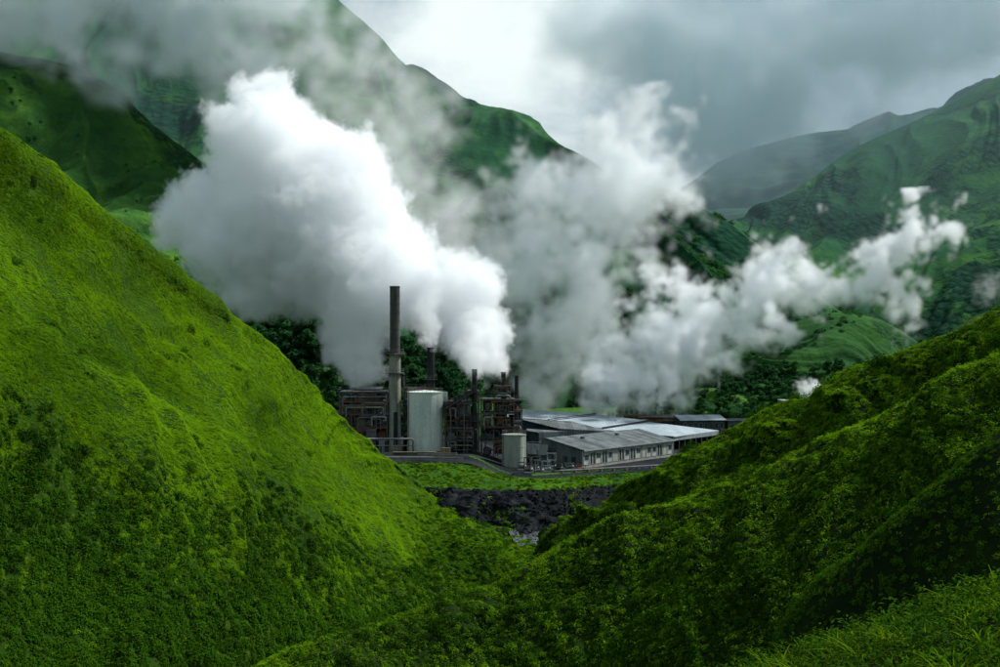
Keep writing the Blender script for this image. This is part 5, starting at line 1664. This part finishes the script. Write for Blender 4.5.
# main white plume
main = []
main += chain([(431, 348, 407, 5), (430, 339, 408, 8), (428, 326, 411, 10), (425, 312, 414, 14), (424, 296, 418, 20)], rg, 0.25, 0.12)
main += chain([(475, 371, 397, 5), (478, 362, 402, 11), (480, 350, 412, 22), (476, 335, 425, 30), (455, 300, 430, 34)], rg, 0.35, 0.15)
main += chain([(503, 374, 400, 4), (499, 364, 404, 9), (490, 350, 412, 18)], rg, .3, .12)
main += chain([(455, 285, 430, 38), (415, 290, 432, 42), (380, 280, 436, 50), (345, 250, 440, 62), (310, 220, 446, 72), (270, 190, 450, 74), (255, 145, 452, 62), (262, 110, 455, 38)], rg, 0.40, 0.14)
main += chain([(350, 275, 440, 46), (290, 255, 446, 54), (240, 238, 450, 56), (205, 222, 452, 46), (190, 215, 453, 30)]
                , rg, .45, .15)
main += chain([(215, 250, 452, 38), (250, 280, 450, 34), (285, 292, 448, 30), (320, 285, 446, 30)], rg, 0.45, 0.15)
main += chain([(362, 382, 426, 13), (358, 366, 430, 21), (352, 340, 436, 26), (352, 305, 440, 34), (350, 280, 442, 40)], rg, 0.35, 0.15)
main += chain([(300, 150, 450, 50), (330, 180, 450, 50), (370, 220, 445, 44)], rg, 0.45, 0.12)
billow('steam_plume', main, 0.52, 0.20, 11, 'huge dense white steam plume billowing up and left from the works', edge=0.26, noise=0.12, n1=18, n2=10, wamp=1.8)
# thin jets over the roofs
jets = []
jets += chain([(658, 414, 494, 2.2), (661, 400, 494, 5), (668, 380, 495, 11), (676, 360, 497, 18)], rg, .35, .12)
jets += chain([(640, 411, 496, 2.2), (646, 398, 496, 6), (640, 378, 497, 13), (628, 352, 500, 22)], rg, .35, .12)
jets += chain([(616, 410, 497, 3), (612, 395, 497, 10), (600, 372, 498, 20)], rg, .35, .15)
jets += chain([(672, 412, 492, 2.0), (684, 398, 492, 6), (692, 384, 492, 10)], rg, .35, .12)
for k_, (a_, lab_) in enumerate(((658, 'thin white steam jet rising from the taller dark plant unit'), (640, 'white steam jet left of the thinner one behind the roofs'), (616, 'white steam jet nearest the end of the long pipe frame'))):
    dx_ = (10, 6, -6)[k_]
    jet_ = chain([(a_, 415, 494, 1.6), (a_ + dx_ * .2, 406, 494, 3.0), (a_ + dx_ * .6, 394, 495, 5.5), (a_ + dx_ * 1.3, 380, 496, 9)], rg, .3, .1)
    billow('steam_jet', jet_, 0.4, 0.5, 80 + k_, lab_, edge=0.3, noise=0.12, n1=8, n2=5, wamp=1.0)
# ragged cloud drifting to the right
jets += chain([(600, 372, 498, 26), (640, 352, 500, 34), (680, 338, 503, 36), (715, 318, 506, 34), (745, 300, 508, 30), (775, 278, 510, 28), (800, 262, 510, 22)], rg, .38, .28)
jets += chain([(745, 302, 508, 26), (790, 292, 510, 25), (835, 290, 512, 22), (870, 272, 514, 22), (895, 245, 516, 24), (925, 228, 518, 22), (950, 225, 519, 12)], rg, .38, .28)
jets += chain([(895, 245, 516, 24), (901, 224, 516, 19), (907, 207, 516, 13)], rg, .4, .2)
jets += chain([(775, 278, 510, 20), (784, 245, 510, 15), (790, 232, 510, 8)], rg, .4, .2)
jets += chain([(880, 290, 514, 16), (905, 305, 514, 18), (915, 318, 514, 10)], rg, .4, .2)
jets += chain([(690, 372, 500, 22), (730, 350, 503, 20), (760, 325, 506, 18)], rg, .4, .3)
jets += chain([(640, 300, 505, 14), (655, 285, 505, 16), (690, 290, 505, 16)], rg, .4, .3)
wispy('steam_drift', jets, 0.62, 0.30, 21, 'ragged white steam drifting right from the vents behind the white roofs', thr=0.07, gain=1.5, wamp=6.5, noise=0.32, fall=1.5, core=0.62)
# broad column over the left sheds
colm = []
colm += chain([(528, 408, 520, 14), (535, 385, 522, 30), (545, 350, 526, 42), (560, 310, 530, 50), (585, 262, 535, 54), (612, 215, 540, 54), (640, 172, 545, 54), (655, 142, 548, 44), (664, 122, 548, 28)], rg, .36, .2)
colm += chain([(575, 405, 515, 16), (590, 385, 517, 28), (600, 350, 522, 34), (585, 310, 528, 40)], rg, .36, .2)
colm += chain([(500, 330, 540, 40), (505, 270, 545, 46), (530, 220, 548, 44), (570, 185, 550, 40)], rg, .4, .25)
colm += chain([(660, 180, 548, 28), (685, 195, 548, 20), (700, 205, 548, 12)], rg, .4, .2)
wispy('steam_column', colm, 0.9, 0.13, 31, 'wide ragged steam column rising from the sheds to the cloud', thr=0.12, gain=1.7, wamp=8.0, noise=0.22, fall=1.5)
# small puff behind the right spur
pf = chain([(808, 399, 552, 4), (806, 392, 552, 9), (818, 388, 552, 9), (800, 385, 552, 6)], rg, .35, .2)
wispy('steam_puff', pf, 0.4, 0.4, 41, 'small white steam puff over the concrete box building', thr=0.1, gain=1.4, noise=0.2, fall=1.6, wamp=2.0)
pf = chain([(985, 300, 800, 8), (988, 288, 800, 12), (992, 278, 800, 9)], rg, .35, .3)
wispy('steam_puff', pf, 1.0, 0.06, 43, 'faint wisp of mist on the slope at the right edge', thr=0.1, gain=1.4, noise=0.22, fall=1.5, wamp=2.5)
# veils of mist hanging before the main mountain
veil = chain([(240, 95, 640, 34), (290, 70, 650, 40), (350, 60, 700, 30), (372, 100, 700, 55), (395, 150, 700, 62), (420, 205, 700, 60), (455, 235, 700, 50), (480, 270, 700, 44), (470, 320, 690, 40)], rg, .38, .35)
veil += chain([(330, 70, 700, 40), (365, 50, 705, 30), (420, 85, 705, 28), (450, 120, 705, 30)], rg, .4, .3)
wispy('mist', veil, 1.5, 0.03, 51, 'thin mist veiling the mountain between the plume and the ridge', thr=0.06, gain=1.3, noise=0.28, fall=1.4, slope=3.2)
# cloud bank at upper left
bank_ = chain([(-80, 5, 640, 70), (0, -5, 640, 68), (70, 5, 640, 64), (140, -5, 650, 64), (200, 5, 655, 60), (250, 10, 660, 56), (300, 0, 665, 48)], rg, .36, .3)
bank_ += chain([(60, 30, 640, 44), (120, 42, 640, 42), (180, 45, 650, 42), (235, 60, 655, 38), (290, 40, 660, 32)], rg, .4, .3)
bank_ += chain([(-80, -70, 660, 80), (60, -75, 660, 80), (180, -70, 670, 80), (290, -75, 680, 70)], rg, .4, .3)
wispy('cloud', bank_, 1.6, 0.075, 61, 'grey cloud bank lying on the mountains at upper left', thr=0.05, gain=1.2, noise=0.14, fall=1.5, slope=3.3, color=(0.86, 0.90, 0.92), cat='cloud')
# cloud on the mountains at upper right
cr_ = chain([(600, 60, 1900, 80), (680, 80, 1900, 90), (760, 70, 1900, 100), (840, 50, 1900, 90), (920, 20, 1900, 80), (1000, -10, 1900, 80), (1100, -50, 1900, 90)], rg, .34, .25)
cr_ += chain([(690, 120, 1850, 40), (740, 108, 1850, 44), (800, 92, 1850, 44), (860, 75, 1850, 44)], rg, .4, .3)
cr_ += chain([(640, -10, 1950, 90), (760, -30, 1950, 100), (880, -60, 1950, 100), (1000, -90, 1950, 100)], rg, .4, .3)
cr_ += chain([(700, 95, 1880, 46), (780, 80, 1880, 52), (860, 60, 1880, 56), (940, 36, 1880, 56), (1040, 6, 1880, 60)], rg, .36, .3)
wispy('cloud', cr_, 6.0, 0.018, 71, 'grey cloud resting on the mountains at upper right', thr=0.05, gain=1.2, noise=0.14, fall=1.5, slope=3.3, color=(0.88, 0.93, 0.96), cat='cloud')

# ------------------------------------------------------------------ air: pale blue haze hanging in the far valleys, starting beyond the works
hzp = []
for x, y, z, r in ((-500, 1150, 150, 420), (-250, 1000, 100, 330), (0, 1150, 120, 420), (300, 1150, 120, 400), (600, 1350, 120, 520), (350, 1700, 150, 620), (0, 1800, 150, 620), (700, 1800, 100, 450)):
    hzp.append((np.array((x, y, z), float), r))
wispy('haze', hzp, 22.0, 0.0003, 91, 'pale blue haze hanging in the valleys beyond the works', thr=-0.12, gain=1.0, noise=0.05, fall=1.2, cat='haze', wamp=2.0, color=(0.62, 0.84, 0.96))
